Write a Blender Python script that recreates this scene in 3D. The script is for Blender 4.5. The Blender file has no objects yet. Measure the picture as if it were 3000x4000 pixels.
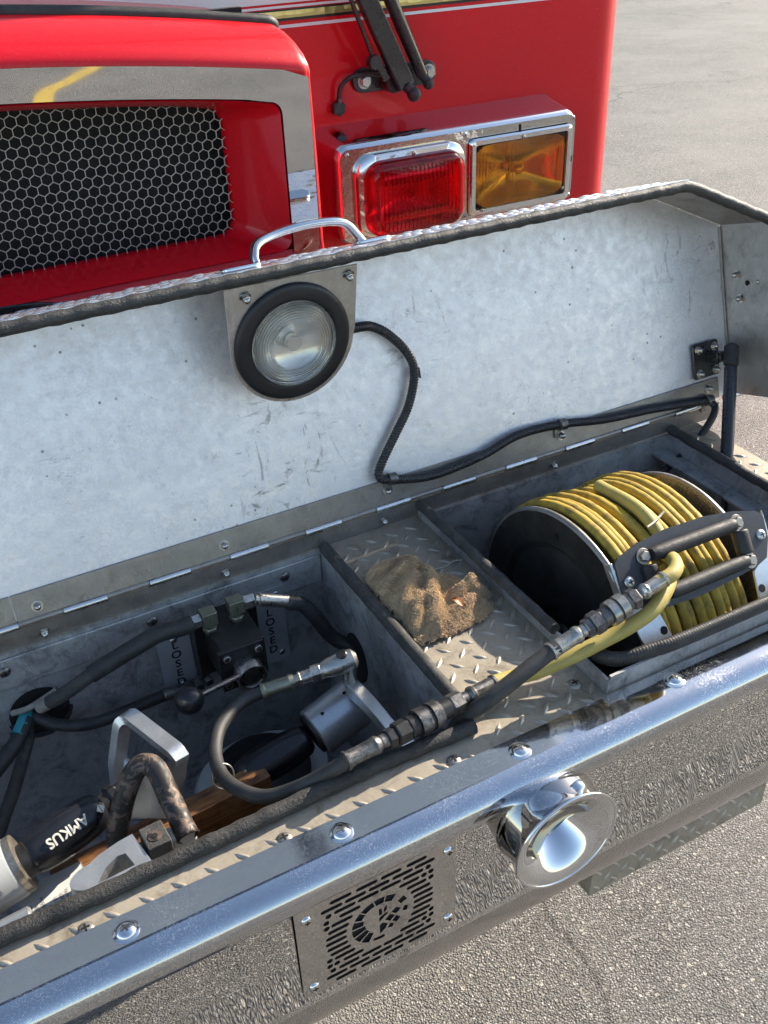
import bpy, bmesh, math, random
from mathutils import Vector, Matrix, noise
R = math.radians
random.seed(7)
scene = bpy.context.scene
COL = scene.collection

# ---------------------------------------------------------------- camera, sky, sun, exposure
cam_d = bpy.data.cameras.new("camera")
cam = bpy.data.objects.new("camera", cam_d)
COL.objects.link(cam)
cam_d.sensor_fit = 'VERTICAL'
cam_d.sensor_height = 36.0
cam_d.lens = 34.38
cam_d.clip_start = 0.02
cam_d.clip_end = 2000
# rows: image right, image up, backward, written in world axes
right = Vector((0.880, -0.474, -0.035)); fwd = Vector((0.379, 0.745, -0.548))
right.normalize(); fwd = (fwd - right * fwd.dot(right)).normalized(); upv = right.cross(fwd)
M3 = Matrix((right, upv, -fwd)).transposed()
cam.matrix_world = Matrix.Translation((-0.50, -0.90, 0.68)) @ M3.to_4x4()
scene.camera = cam

SUN_AZ, SUN_EL = 14.0, 29.0      # azimuth from +X towards +Y
world = bpy.data.worlds.new("World"); scene.world = world; world.use_nodes = True
wn = world.node_tree; wn.nodes.clear()
sky = wn.nodes.new("ShaderNodeTexSky"); sky.sky_type = 'NISHITA'; sky.sun_disc = False
sky.sun_elevation = R(SUN_EL); sky.sun_rotation = R(90 - SUN_AZ); sky.altitude = 0
sky.air_density = 1.0; sky.dust_density = 0.8; sky.ozone_density = 1.0
bg = wn.nodes.new("ShaderNodeBackground"); bg.inputs[1].default_value = 0.15
wo = wn.nodes.new("ShaderNodeOutputWorld")
wn.links.new(sky.outputs[0], bg.inputs[0]); wn.links.new(bg.outputs[0], wo.inputs[0])
sun_d = bpy.data.lights.new("sun", 'SUN'); sun_d.energy = 5.0; sun_d.angle = R(0.5); sun_d.color = (1.0, 0.92, 0.81)
sun = bpy.data.objects.new("sun", sun_d); COL.objects.link(sun)
sv = Vector((math.cos(R(SUN_EL)) * math.cos(R(SUN_AZ)), math.cos(R(SUN_EL)) * math.sin(R(SUN_AZ)), math.sin(R(SUN_EL))))
sun.rotation_euler = sv.to_track_quat('Z', 'Y').to_euler(); sun.location = sv * 20
scene.view_settings.view_transform = 'Standard'; scene.view_settings.look = 'None'
scene.view_settings.exposure = 1.02; scene.view_settings.gamma = 1.0
scene.view_settings.use_white_balance = True; scene.view_settings.white_balance_temperature = 6900; scene.view_settings.white_balance_tint = 9
scene.cycles.use_denoising = True
scene.cycles.max_bounces = 7; scene.cycles.diffuse_bounces = 3; scene.cycles.glossy_bounces = 5; scene.cycles.transmission_bounces = 5
scene.cycles.use_adaptive_sampling = True; scene.cycles.adaptive_threshold = 0.025; scene.cycles.adaptive_min_samples = 12
scene.cycles.caustics_reflective = False; scene.cycles.caustics_refractive = True
scene.cycles.sample_clamp_indirect = 6.0

GROUND_Z = -0.72

# ---------------------------------------------------------------- materials
MATS = {}
def newmat(name):
    m = bpy.data.materials.new(name); m.use_nodes = True
    nt = m.node_tree; nt.nodes.clear()
    out = nt.nodes.new("ShaderNodeOutputMaterial"); p = nt.nodes.new("ShaderNodeBsdfPrincipled")
    nt.links.new(p.outputs[0], out.inputs[0]); MATS[name] = m
    return m, nt, p
def node(nt, typ, **kw):
    n = nt.nodes.new(typ)
    for k, v in kw.items():
        if k.startswith('_'): setattr(n, k[1:], v)
        else:
            s = n.inputs[k] if not k.isdigit() else n.inputs[int(k)]
            if hasattr(v, 'is_output'): nt.links.new(v, s)
            else: s.default_value = v
    return n
def coords(nt, scale=(1, 1, 1), rot=(0, 0, 0)):
    tc = nt.nodes.new("ShaderNodeTexCoord"); g = nt.nodes.new("ShaderNodeNewGeometry")
    mp = nt.nodes.new("ShaderNodeMapping"); mp.inputs['Scale'].default_value = scale; mp.inputs['Rotation'].default_value = rot
    nt.links.new(g.outputs['Position'], mp.inputs[0])
    return mp.outputs[0]
def ocoords(nt, scale=(1, 1, 1)):
    tc = nt.nodes.new("ShaderNodeTexCoord")
    mp = nt.nodes.new("ShaderNodeMapping"); mp.inputs['Scale'].default_value = scale
    nt.links.new(tc.outputs['Object'], mp.inputs[0]); return mp.outputs[0]
def nz(nt, vec, scale, detail=4, rough=0.55, dist=0.0):
    n = nt.nodes.new("ShaderNodeTexNoise"); n.inputs['Scale'].default_value = scale; n.inputs['Detail'].default_value = detail
    n.inputs['Roughness'].default_value = rough; n.inputs['Distortion'].default_value = dist
    nt.links.new(vec, n.inputs['Vector']); return n.outputs['Fac']
def vor(nt, vec, scale, feat='F1', out='Distance', rnd=1.0):
    n = nt.nodes.new("ShaderNodeTexVoronoi"); n.feature = feat; n.inputs['Scale'].default_value = scale; n.inputs['Randomness'].default_value = rnd
    nt.links.new(vec, n.inputs['Vector']); return n.outputs[out]
def ramp(nt, fac, pts, interp='LINEAR'):
    n = nt.nodes.new("ShaderNodeValToRGB"); cr = n.color_ramp; cr.interpolation = interp
    while len(cr.elements) > 1: cr.elements.remove(cr.elements[-1])
    cr.elements[0].position = pts[0][0]; c = pts[0][1]; cr.elements[0].color = (*c, 1) if hasattr(c, '__len__') else (c, c, c, 1)
    for pos, c in pts[1:]:
        e = cr.elements.new(pos); e.color = (*c, 1) if hasattr(c, '__len__') else (c, c, c, 1)
    nt.links.new(fac, n.inputs[0]); return n.outputs[0]
def mix(nt, fac, a, b, blend='MIX'):
    n = nt.nodes.new("ShaderNodeMix"); n.data_type = 'RGBA'; n.blend_type = blend
    for s, v in ((n.inputs[0], fac), (n.inputs[6], a), (n.inputs[7], b)):
        if hasattr(v, 'is_output'): nt.links.new(v, s)
        elif isinstance(v, (int, float)): s.default_value = v if s is n.inputs[0] else (v, v, v, 1)
        else: s.default_value = (*v, 1) if len(v) == 3 else v
    return n.outputs[2]
def math_(nt, op, a, b=0.0):
    n = nt.nodes.new("ShaderNodeMath"); n.operation = op
    for s, v in ((n.inputs[0], a), (n.inputs[1], b)):
        if hasattr(v, 'is_output'): nt.links.new(v, s)
        else: s.default_value = v
    return n.outputs[0]
def bump(nt, p, h, strength=0.3, dist=0.002, prev=None):
    b = nt.nodes.new("ShaderNodeBump"); b.inputs['Strength'].default_value = strength; b.inputs['Distance'].default_value = dist
    nt.links.new(h, b.inputs['Height'])
    if prev is not None: nt.links.new(prev, b.inputs['Normal'])
    nt.links.new(b.outputs[0], p.inputs['Normal']); return b.outputs[0]
def setp(nt, p, **kw):
    names = dict(base='Base Color', rough='Roughness', metal='Metallic', coat='Coat Weight', coatr='Coat Roughness', spec='Specular IOR Level',
                 trans='Transmission Weight', ior='IOR', sheen='Sheen Weight', sss='Subsurface Weight', alpha='Alpha')
    for k, v in kw.items():
        s = p.inputs[names[k]]
        if hasattr(v, 'is_output'): nt.links.new(v, s)
        elif k == 'base': s.default_value = (*v, 1) if len(v) == 3 else v
        else: s.default_value = v
def worn(name, c1, c2, rough=(0.35, 0.6), metal=0.0, scale=40, bumps=0.15, bscale=300, bd=0.001, **kw):
    """a plain surface with mottled colour, uneven gloss and fine relief"""
    m, nt, p = newmat(name); v = coords(nt)
    f = nz(nt, v, scale, 6, 0.65); f2 = nz(nt, v, scale * 4.3, 4, 0.6)
    setp(nt, p, base=mix(nt, ramp(nt, f, [(0.35, 0.0), (0.68, 1.0)]), c1, c2), metal=metal,
         rough=ramp(nt, f2, [(0.3, rough[0]), (0.7, rough[1])]), **kw)
    if bumps: bump(nt, p, nz(nt, v, bscale, 4, 0.6), bumps, bd)
    return m

# red paint with clear coat, slight dust
m, nt, p = newmat("red_paint"); v = coords(nt)
dustm = math_(nt, 'MULTIPLY', ramp(nt, vor(nt, v, 75), [(0.025, 0.7), (0.05, 0.0)]), ramp(nt, nz(nt, v, 6, 3), [(0.5, 0.0), (0.6, 1.0)]))
redc = mix(nt, math_(nt, 'ADD', dustm, ramp(nt, nz(nt, v, 260, 5, 0.7), [(0.55, 0.0), (0.8, 0.10)])), mix(nt, nz(nt, v, 9, 3), (0.70, 0.003, 0.014), (0.63, 0.003, 0.012)), (0.66, 0.36, 0.33))
setp(nt, p, base=redc, rough=0.42, spec=0.2, coat=0.42,
     coatr=ramp(nt, nz(nt, v, 60, 5), [(0.4, 0.02), (0.75, 0.07)]))
bump(nt, p, nz(nt, v, 90, 2), 0.03, 0.0005)
m, nt, p = newmat("white_paint"); v = coords(nt)
setp(nt, p, base=mix(nt, nz(nt, v, 6, 4), (0.78, 0.78, 0.77), (0.7, 0.7, 0.68)), rough=0.3, coat=0.8, coatr=0.05)
m, nt, p = newmat("stripe_white"); setp(nt, p, base=(0.75, 0.75, 0.75), rough=0.35)
m, nt, p = newmat("stripe_black"); setp(nt, p, base=(0.012, 0.012, 0.013), rough=0.3)
m, nt, p = newmat("gold_leaf"); v = coords(nt, (1, 1, 1))
e = vor(nt, v, 70, 'F1', 'Distance', 0.3)
setp(nt, p, base=mix(nt, e, (0.72, 0.60, 0.28), (0.55, 0.43, 0.16)), metal=0.9, rough=0.32); bump(nt, p, e, 0.5, 0.004)
# chrome family
def chrome(name, base=(0.72, 0.72, 0.73), rough=(0.02, 0.08), wav=0.05, wscale=14, wdist=0.004, scratch=0.0, spots=0.0):
    m, nt, p = newmat(name); v = coords(nt)
    r = ramp(nt, nz(nt, v, 25, 6, 0.7), [(0.35, rough[0]), (0.75, rough[1])])
    col = base
    if scratch:
        sc = nz(nt, v, 95, 3, 0.6, 3.2)
        lines = ramp(nt, sc, [(0.480, 0.0), (0.5, 1.0), (0.520, 0.0)])
        sp = ramp(nt, nz(nt, v, 800, 3, 0.6), [(0.60, 0.0), (0.72, 1.0)])
        haze = ramp(nt, nz(nt, v, 12, 4), [(0.35, 0.25), (0.7, 1.0)])
        k = math_(nt, 'MULTIPLY', math_(nt, 'MAXIMUM', lines, sp), haze)
        k = math_(nt, 'MULTIPLY', k, scratch)
        r = math_(nt, 'MAXIMUM', r, math_(nt, 'MULTIPLY', k, 0.55))
        col = mix(nt, math_(nt, 'MULTIPLY', k, 0.75), base, (0.92, 0.92, 0.93))
    if spots:
        sp = ramp(nt, vor(nt, v, 230), [(0.04, spots), (0.12, 0.0)])
        g = ramp(nt, nz(nt, v, 18, 4), [(0.5, 0.0), (0.62, 1.0)])
        col = mix(nt, math_(nt, 'MULTIPLY', sp, g), base, (0.55, 0.50, 0.44))
        r = math_(nt, 'MAXIMUM', r, math_(nt, 'MULTIPLY', sp, 0.5))
    setp(nt, p, base=col, metal=1.0, rough=r)
    bump(nt, p, nz(nt, v, wscale, 3, 0.5), wav, wdist)
    return m
chrome("chrome", rough=(0.02, 0.07), wav=0.02)
chrome("chrome_spotted", rough=(0.03, 0.1), wav=0.02, spots=0.8)
chrome("bumper_top", base=(0.52, 0.53, 0.55), rough=(0.05, 0.11), wav=0.03, scratch=1.0)
m, nt, p = newmat("bumper_face"); v = coords(nt)
setp(nt, p, base=mix(nt, nz(nt, v, 30, 5), (0.60, 0.59, 0.58), (0.66, 0.65, 0.64)), metal=1.0, rough=ramp(nt, nz(nt, v, 25, 6, 0.7), [(0.4, 0.006), (0.78, 0.03)]))
b1 = bump(nt, p, nz(nt, coords(nt, (9, 1, 2.2), (0, 0.25, 0)), 2.2, 2, 0.5), 0.045, 0.0080)
bump(nt, p, nz(nt, v, 5, 1), 0.08, 0.004, b1)
chrome("bumper_under", base=(0.47, 0.46, 0.45), rough=(0.12, 0.22), wav=0.05, wscale=20, wdist=0.003)
chrome("top_flange_steel", base=(0.40, 0.39, 0.38), rough=(0.10, 0.25), wav=0.1, wscale=60, wdist=0.001)
chrome("horn_steel", base=(0.40, 0.385, 0.365), rough=(0.03, 0.08), wav=0.03)
chrome("polished_plate", base=(0.54, 0.525, 0.505), rough=(0.015, 0.04), wav=0.26, wscale=48, wdist=0.0028)
chrome("trim_mirror", base=(0.62, 0.61, 0.60), rough=(0.02, 0.05), wav=0.05, wscale=5, wdist=0.006)
# lid inside: mill aluminium with dimples, speckle, rub marks
m, nt, p = newmat("lid_aluminium"); v = coords(nt)
base = mix(nt, ramp(nt, nz(nt, v, 11, 7, 0.75), [(0.34, 0.0), (0.68, 1.0)]), (0.79, 0.78, 0.81), (0.88, 0.87, 0.90))
fine = ramp(nt, nz(nt, v, 330, 5, 0.75), [(0.40, 0.0), (0.58, 1.0)])
patch = ramp(nt, nz(nt, v, 14, 5, 0.75), [(0.36, 0.15), (0.66, 0.50)])
base = mix(nt, math_(nt, 'MULTIPLY', fine, patch), base, (0.58, 0.57, 0.59))
grime = ramp(nt, nz(nt, v, 60, 6, 0.72), [(0.52, 0.0), (0.70, 0.35)])
base = mix(nt, grime, base, (0.54, 0.53, 0.54))
def near(c, r0, r1, wob=0.05, sc=22):
    gp_ = nt.nodes.new("ShaderNodeNewGeometry"); ds = nt.nodes.new("ShaderNodeVectorMath"); ds.operation = 'DISTANCE'
    nt.links.new(gp_.outputs['Position'], ds.inputs[0]); ds.inputs[1].default_value = c
    return ramp(nt, math_(nt, 'ADD', ds.outputs['Value'], math_(nt, 'MULTIPLY', nz(nt, v, sc, 3), wob)), [(r0, 1.0), (r1, 0.0)])
# rub marks: soft dark strokes, mostly in one patch left of centre, plus some by the right end
rub = math_(nt, 'MAXIMUM', near((-0.165, 0.030, 0.110), 0.07, 0.125), math_(nt, 'MAXIMUM', near((0.045, 0.055, 0.21), 0.05, 0.09), math_(nt, 'MULTIPLY', near((0.48, 0.055, 0.22), 0.07, 0.13), 0.8)))
st1 = ramp(nt, nz(nt, coords(nt, (22, 22, 6.0), (0, 0.35, 0)), 1.7, 6, 0.7, 1.4), [(0.57, 0.0), (0.64, 1.0)])
st2 = ramp(nt, nz(nt, coords(nt, (9, 9, 30.0), (0, -0.3, 0)), 1.7, 6, 0.7, 1.4), [(0.60, 0.0), (0.66, 1.0)])
base = mix(nt, math_(nt, 'MULTIPLY', math_(nt, 'MULTIPLY', math_(nt, 'MAXIMUM', st1, st2), rub), 0.75), base, (0.20, 0.195, 0.195))
# small dark dings
spots = ramp(nt, vor(nt, v, 52), [(0.06, 1.0), (0.10, 0.0)])
sel = ramp(nt, nz(nt, v, 13, 2), [(0.52, 0.0), (0.58, 1.0)])
base = mix(nt, math_(nt, 'MULTIPLY', math_(nt, 'MULTIPLY', spots, sel), 0.8), base, (0.12, 0.12, 0.125))
# hairline scratches, bright and dark
for rot, lo, hi, colr, amt, thr in (((0, 0.9, 0), 34, 5, (0.95, 0.95, 0.96), 0.8, 0.53), ((0, 0.15, 0), 6, 30, (0.25, 0.25, 0.26), 0.6, 0.55), ((0, -0.7, 0), 30, 6, (0.22, 0.22, 0.23), 0.6, 0.56)):
    scr = ramp(nt, nz(nt, coords(nt, (lo, lo, hi), rot), 2.2, 2, 0.5, 2.0), [(0.494, 0.0), (0.50, 1.0), (0.506, 0.0)])
    sa = ramp(nt, nz(nt, coords(nt, (1, 1, 1), (0.5, rot[1], 0.3)), 13, 2), [(thr, 0.0), (thr + 0.05, 1.0)])
    base = mix(nt, math_(nt, 'MULTIPLY', math_(nt, 'MULTIPLY', scr, sa), amt), base, colr)
setp(nt, p, base=base, metal=0.72, rough=ramp(nt, nz(nt, v, 80, 5), [(0.3, 0.36), (0.7, 0.54)]))
dim = ramp(nt, vor(nt, v, 58, 'F1', 'Distance', 0.9), [(0.05, 0.0), (0.30, 1.0)])
b1 = bump(nt, p, dim, 0.10, 0.002)
bump(nt, p, nz(nt, v, 260, 5, 0.7), 0.20, 0.0010, b1)
def alu(name, a, b, dirt, metal=0.6, rough=(0.35, 0.6), scale=22, dk=(0.5, 0.72)):
    m, nt, p = newmat(name); v = coords(nt)
    base = mix(nt, ramp(nt, nz(nt, v, scale, 7, 0.68), [(0.32, 0.0), (0.7, 1.0)]), a, b)
    d = ramp(nt, nz(nt, coords(nt, (1, 1, 1), (0.3, 0.2, 0.5)), scale * 1.9, 8, 0.75, 0.6), [(dk[0], 0.0), (dk[1], 1.0)])
    base = mix(nt, d, base, dirt)
    s2 = ramp(nt, nz(nt, coords(nt, (50, 50, 9), (0.2, 0.7, 0.1)), 2.0, 3, 0.5, 2.0), [(0.49, 0.0), (0.50, 0.5), (0.51, 0.0)])
    base = mix(nt, s2, base, tuple(min(1, x * 1.5) for x in b))
    setp(nt, p, base=base, metal=metal, rough=ramp(nt, nz(nt, v, 70, 5), [(0.3, rough[0]), (0.7, rough[1])]))
    bump(nt, p, nz(nt, v, 330, 4, 0.6), 0.15, 0.0008)
alu("well_aluminium", (0.36, 0.36, 0.365), (0.50, 0.50, 0.505), (0.07, 0.066, 0.062), 0.5, (0.40, 0.62), 20, (0.47, 0.76))
alu("flange_aluminium", (0.36, 0.345, 0.33), (0.50, 0.48, 0.46), (0.25, 0.235, 0.22), 0.7, (0.35, 0.55), 14)
alu("hinge_steel", (0.25, 0.23, 0.21), (0.34, 0.315, 0.29), (0.15, 0.13, 0.115), 0.65, (0.3, 0.5), 30, (0.55, 0.8))
alu("knuckle_steel", (0.62, 0.61, 0.60), (0.75, 0.75, 0.75), (0.30, 0.28, 0.26), 1.0, (0.18, 0.4), 60, (0.6, 0.85))
alu("deck_aluminium", (0.30, 0.255, 0.195), (0.40, 0.35, 0.275), (0.11, 0.08, 0.052), 0.2, (0.42, 0.62), 20, (0.5, 0.75))
alu("tread_aluminium", (0.36, 0.315, 0.25), (0.50, 0.45, 0.375), (0.12, 0.09, 0.06), 0.4, (0.30, 0.48), 60, (0.58, 0.8))
alu("bright_tread", (0.80, 0.80, 0.80), (0.9, 0.9, 0.9), (0.6, 0.6, 0.6), 0.9, (0.2, 0.35), 60, (0.6, 0.9))
alu("bracket_steel", (0.42, 0.40, 0.38), (0.56, 0.545, 0.525), (0.07, 0.065, 0.06), 0.8, (0.32, 0.5), 42, (0.62, 0.70))
alu("tool_aluminium", (0.52, 0.54, 0.55), (0.64, 0.66, 0.67), (0.40, 0.41, 0.42), 0.85, (0.28, 0.42), 30, (0.6, 0.85))
alu("grey_anodised", (0.46, 0.475, 0.49), (0.54, 0.555, 0.57), (0.38, 0.39, 0.40), 0.75, (0.3, 0.42), 40, (0.6, 0.9))
alu("zinc_steel", (0.40, 0.385, 0.35), (0.55, 0.53, 0.48), (0.13, 0.12, 0.105), 0.95, (0.22, 0.45), 120, (0.5, 0.75))
alu("dark_steel", (0.13, 0.125, 0.12), (0.27, 0.255, 0.24), (0.035, 0.033, 0.03), 0.9, (0.28, 0.5), 130, (0.45, 0.7))
alu("nut_steel", (0.42, 0.41, 0.40), (0.56, 0.55, 0.53), (0.15, 0.14, 0.13), 1.0, (0.2, 0.4), 150, (0.55, 0.8))
alu("bolt_bronze", (0.33, 0.29, 0.24), (0.45, 0.40, 0.33), (0.15, 0.13, 0.1), 0.9, (0.3, 0.5), 200, (0.5, 0.8))
alu("reel_speckle", (0.20, 0.20, 0.205), (0.40, 0.40, 0.41), (0.08, 0.08, 0.08), 0.7, (0.35, 0.55), 240, (0.45, 0.6))
alu("green_plated", (0.20, 0.21, 0.165), (0.29, 0.29, 0.225), (0.12, 0.12, 0.10), 0.8, (0.3, 0.5), 110, (0.55, 0.8))
# rubber, plastic, paint
worn("black_rubber", (0.016, 0.016, 0.017), (0.035, 0.034, 0.034), (0.45, 0.7), 0, 60, 0.35, 700, 0.001)
worn("dusty_rubber", (0.032, 0.031, 0.030), (0.075, 0.072, 0.067), (0.6, 0.85), 0, 45, 0.55, 480, 0.0016)
worn("foam_rubber", (0.016, 0.0155, 0.015), (0.042, 0.040, 0.037), (0.6, 0.85), 0, 55, 0.7, 380, 0.0022)
worn("dark_trim", (0.026, 0.026, 0.026), (0.055, 0.053, 0.050), (0.45, 0.65), 0, 70, 0.7, 420, 0.0016)
worn("grommet_rubber", (0.010, 0.011, 0.014), (0.018, 0.019, 0.022), (0.38, 0.5), 0, 30, 0.08, 300, 0.0006)
worn("loom_plastic", (0.016, 0.016, 0.019), (0.03, 0.03, 0.034), (0.35, 0.55), 0, 60, 0.05, 300, 0.0005)
worn("black_paint", (0.012, 0.012, 0.013), (0.024, 0.024, 0.026), (0.22, 0.42), 0, 50, 0.06, 250, 0.0005, coat=0.3)
worn("reel_black", (0.022, 0.021, 0.020), (0.06, 0.056, 0.052), (0.32, 0.5), 0.2, 26, 0.05, 200, 0.0005)
worn("guide_paint", (0.026, 0.029, 0.036), (0.042, 0.046, 0.055), (0.4, 0.6), 0, 55, 0.15, 420, 0.0006)
worn("grip_black", (0.008, 0.009, 0.012), (0.014, 0.015, 0.019), (0.26, 0.36), 0, 30, 0.03, 200, 0.0004)
worn("block_black", (0.012, 0.012, 0.013), (0.028, 0.027, 0.026), (0.3, 0.5), 0.2, 80, 0.06, 300, 0.0005)
worn("cover_pale", (0.50, 0.50, 0.46), (0.58, 0.58, 0.54), (0.3, 0.4), 0, 20, 0.03, 200, 0.0004, coat=0.3)
worn("teal_tape", (0.02, 0.22, 0.26), (0.03, 0.30, 0.34), (0.35, 0.5), 0, 60, 0.1, 300, 0.0005)
worn("grey_rope", (0.22, 0.20, 0.17), (0.33, 0.30, 0.26), (0.7, 0.9), 0, 120, 0.5, 900, 0.001)
worn("letter_ink", (0.010, 0.010, 0.011), (0.016, 0.016, 0.017), (0.4, 0.5), 0, 50, 0)
worn("letter_cream", (0.70, 0.66, 0.55), (0.78, 0.74, 0.63), (0.5, 0.6), 0, 300, 0)
worn("paper_label", (0.60, 0.60, 0.58), (0.70, 0.70, 0.68), (0.45, 0.6), 0, 60, 0.03, 200, 0.0004)
worn("sign_plate", (0.40, 0.41, 0.43), (0.48, 0.49, 0.51), (0.35, 0.5), 0.4, 40, 0.05, 300, 0.0004)
worn("badge_grey", (0.03, 0.03, 0.033), (0.045, 0.045, 0.048), (0.25, 0.35), 0.5, 30, 0)
worn("mesh_steel", (0.46, 0.445, 0.41), (0.56, 0.54, 0.50), (0.35, 0.5), 0.5, 40, 0)
worn("deep_black", (0.004, 0.004, 0.005), (0.006, 0.006, 0.007), (0.8, 0.9), 0, 10, 0)
worn("cable_tie", (0.55, 0.50, 0.38), (0.65, 0.60, 0.46), (0.4, 0.5), 0, 80, 0)
worn("dry_leaf", (0.22, 0.06, 0.008), (0.30, 0.10, 0.015), (0.4, 0.6), 0, 150, 0.2, 500, 0.001)
worn("stone_chip", (0.16, 0.15, 0.14), (0.34, 0.32, 0.29), (0.7, 0.9), 0, 60, 0.3, 900, 0.001)
# rusty pipe: dark paint flaking to rust-brown steel
m, nt, p = newmat("rusty_pipe"); v = coords(nt)
f = ramp(nt, nz(nt, v, 75, 8, 0.72, 0.8), [(0.50, 0.0), (0.57, 1.0)])
rust = mix(nt, nz(nt, v, 260, 5), (0.10, 0.062, 0.05), (0.23, 0.165, 0.125))
base = mix(nt, f, (0.028, 0.026, 0.024), rust)
setp(nt, p, base=base, metal=0.35, rough=ramp(nt, nz(nt, v, 150, 4), [(0.3, 0.35), (0.7, 0.7)]))
bump(nt, p, f, 0.25, 0.0012)
# stained wood
m, nt, p = newmat("stained_wood"); v = coords(nt, (6, 60, 60))
g = nz(nt, v, 2.2, 7, 0.65, 1.4)
base = mix(nt, ramp(nt, g, [(0.35, 0.0), (0.66, 1.0)]), (0.05, 0.018, 0.007), (0.30, 0.125, 0.04))
base = mix(nt, ramp(nt, nz(nt, coords(nt), 30, 4), [(0.5, 0.0), (0.7, 0.5)]), base, (0.30, 0.19, 0.09))
setp(nt, p, base=base, rough=0.55); bump(nt, p, g, 0.4, 0.002)
# yellow hose: cloth-marked rubber, scuffed grey-brown
m, nt, p = newmat("yellow_hose"); v = coords(nt)
base = mix(nt, ramp(nt, nz(nt, v, 34, 7, 0.7), [(0.35, 0.0), (0.68, 1.0)]), (0.52, 0.35, 0.05), (0.36, 0.25, 0.055))
base = mix(nt, ramp(nt, nz(nt, v, 60, 7, 0.75), [(0.50, 0.0), (0.66, 0.85)]), base, (0.14, 0.105, 0.055))
setp(nt, p, base=base, rough=ramp(nt, nz(nt, v, 120, 4), [(0.3, 0.55), (0.7, 0.78)]), spec=0.3)
bump(nt, p, nz(nt, v, 420, 4), 0.35, 0.0010)
m, nt, p = newmat("yellow_hose_lead"); v = coords(nt)
base = mix(nt, ramp(nt, nz(nt, v, 28, 6, 0.65), [(0.35, 0.0), (0.7, 1.0)]), (0.46, 0.365, 0.10), (0.36, 0.285, 0.085))
base = mix(nt, ramp(nt, nz(nt, v, 75, 6, 0.7), [(0.60, 0.0), (0.68, 0.8)]), base, (0.14, 0.125, 0.08))
setp(nt, p, base=base, rough=0.6); bump(nt, p, nz(nt, v, 800, 3), 0.3, 0.0008)
# braided black hose
m, nt, p = newmat("braid_hose"); v = coords(nt)
w = vor(nt, coords(nt, (1, 1, 1), (0.4, 0.3, 0.7)), 900, 'F1', 'Distance', 0.2)
setp(nt, p, base=mix(nt, ramp(nt, nz(nt, v, 40, 5), [(0.4, 0.0), (0.7, 1.0)]), (0.022, 0.022, 0.022), (0.055, 0.053, 0.05)), rough=0.55)
bump(nt, p, w, 0.4, 0.0006)
# terry rag
m, nt, p = newmat("terry_cloth"); v = coords(nt)
base = mix(nt, ramp(nt, nz(nt, v, 28, 5, 0.6), [(0.40, 0.0), (0.62, 1.0)]), (0.84, 0.60, 0.33), (0.66, 0.46, 0.27))
base = mix(nt, ramp(nt, nz(nt, v, 17, 4, 0.6), [(0.49, 0.0), (0.62, 0.75)]), base, (0.22, 0.15, 0.11))
setp(nt, p, base=base, rough=0.95, sheen=0.3); bump(nt, p, nz(nt, v, 380, 5, 0.7), 0.8, 0.004)
# lenses
m, nt, p = newmat("red_lens"); setp(nt, p, base=(0.72, 0.008, 0.016), trans=1.0, rough=0.03, ior=1.45)
m, nt, p = newmat("red_reflector"); v = coords(nt); setp(nt, p, base=(0.75, 0.7, 0.7), metal=0.95, rough=0.2)
m, nt, p = newmat("amber_lens"); v = coords(nt); setp(nt, p, base=(0.92, 0.33, 0.02), trans=1.0, rough=0.03, ior=1.45)
m, nt, p = newmat("amber_reflector"); v = coords(nt)
setp(nt, p, base=mix(nt, nz(nt, v, 30, 3), (0.9, 0.86, 0.8), (0.6, 0.55, 0.5)), metal=0.85, rough=0.16)
bump(nt, p, nz(nt, v, 22, 2), 0.15, 0.01)
m, nt, p = newmat("clear_lens"); setp(nt, p, base=(0.96, 0.955, 0.92), trans=0.96, rough=0.03, ior=1.42)
m, nt, p = newmat("lamp_reflector"); setp(nt, p, base=(0.97, 0.96, 0.92), metal=0.35, rough=0.15)
m, nt, p = newmat("windscreen"); setp(nt, p, base=(0.02, 0.025, 0.03), rough=0.03, coat=1.0)
m, nt, p = newmat("yellow_road_paint"); v = coords(nt)
setp(nt, p, base=mix(nt, ramp(nt, nz(nt, v, 70, 5), [(0.5, 0.0), (0.7, 0.6)]), (0.62, 0.42, 0.06), (0.2, 0.18, 0.14)), rough=0.7)
# asphalt: aggregate in binder
m, nt, p = newmat("asphalt"); v0 = coords(nt)
vn = nt.nodes.new("ShaderNodeTexNoise"); vn.inputs["Scale"].default_value = 160; vn.inputs["Detail"].default_value = 2; nt.links.new(v0, vn.inputs["Vector"])
va = nt.nodes.new("ShaderNodeVectorMath"); va.operation = "MULTIPLY_ADD"; nt.links.new(vn.outputs["Color"], va.inputs[0]); va.inputs[1].default_value = (0.005, 0.005, 0.005); nt.links.new(v0, va.inputs[2]); v = va.outputs[0]
d1 = vor(nt, v, 300, 'F1', 'Distance'); cell = d1.node.outputs['Color']
sep = nt.nodes.new("ShaderNodeSeparateColor"); nt.links.new(cell, sep.inputs[0])
stone = ramp(nt, sep.outputs[0], [(0.0, (0.105, 0.101, 0.095)), (0.45, (0.16, 0.152, 0.142)), (0.75, (0.235, 0.223, 0.206)), (0.93, (0.39, 0.37, 0.342)), (1.0, (0.54, 0.515, 0.48))])
gap = ramp(nt, d1, [(0.38, 0.0), (0.62, 1.0)])
base = mix(nt, math_(nt, 'MULTIPLY', gap, 0.75), stone, (0.075, 0.07, 0.064))
big = nz(nt, v0, 1.1, 6, 0.65)
base = mix(nt, ramp(nt, big, [(0.38, 0.0), (0.66, 0.55)]), base, (0.27, 0.255, 0.235))
chip = vor(nt, v0, 95, 'F1', 'Distance'); cs = nt.nodes.new("ShaderNodeSeparateColor"); nt.links.new(chip.node.outputs['Color'], cs.inputs[0])
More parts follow.
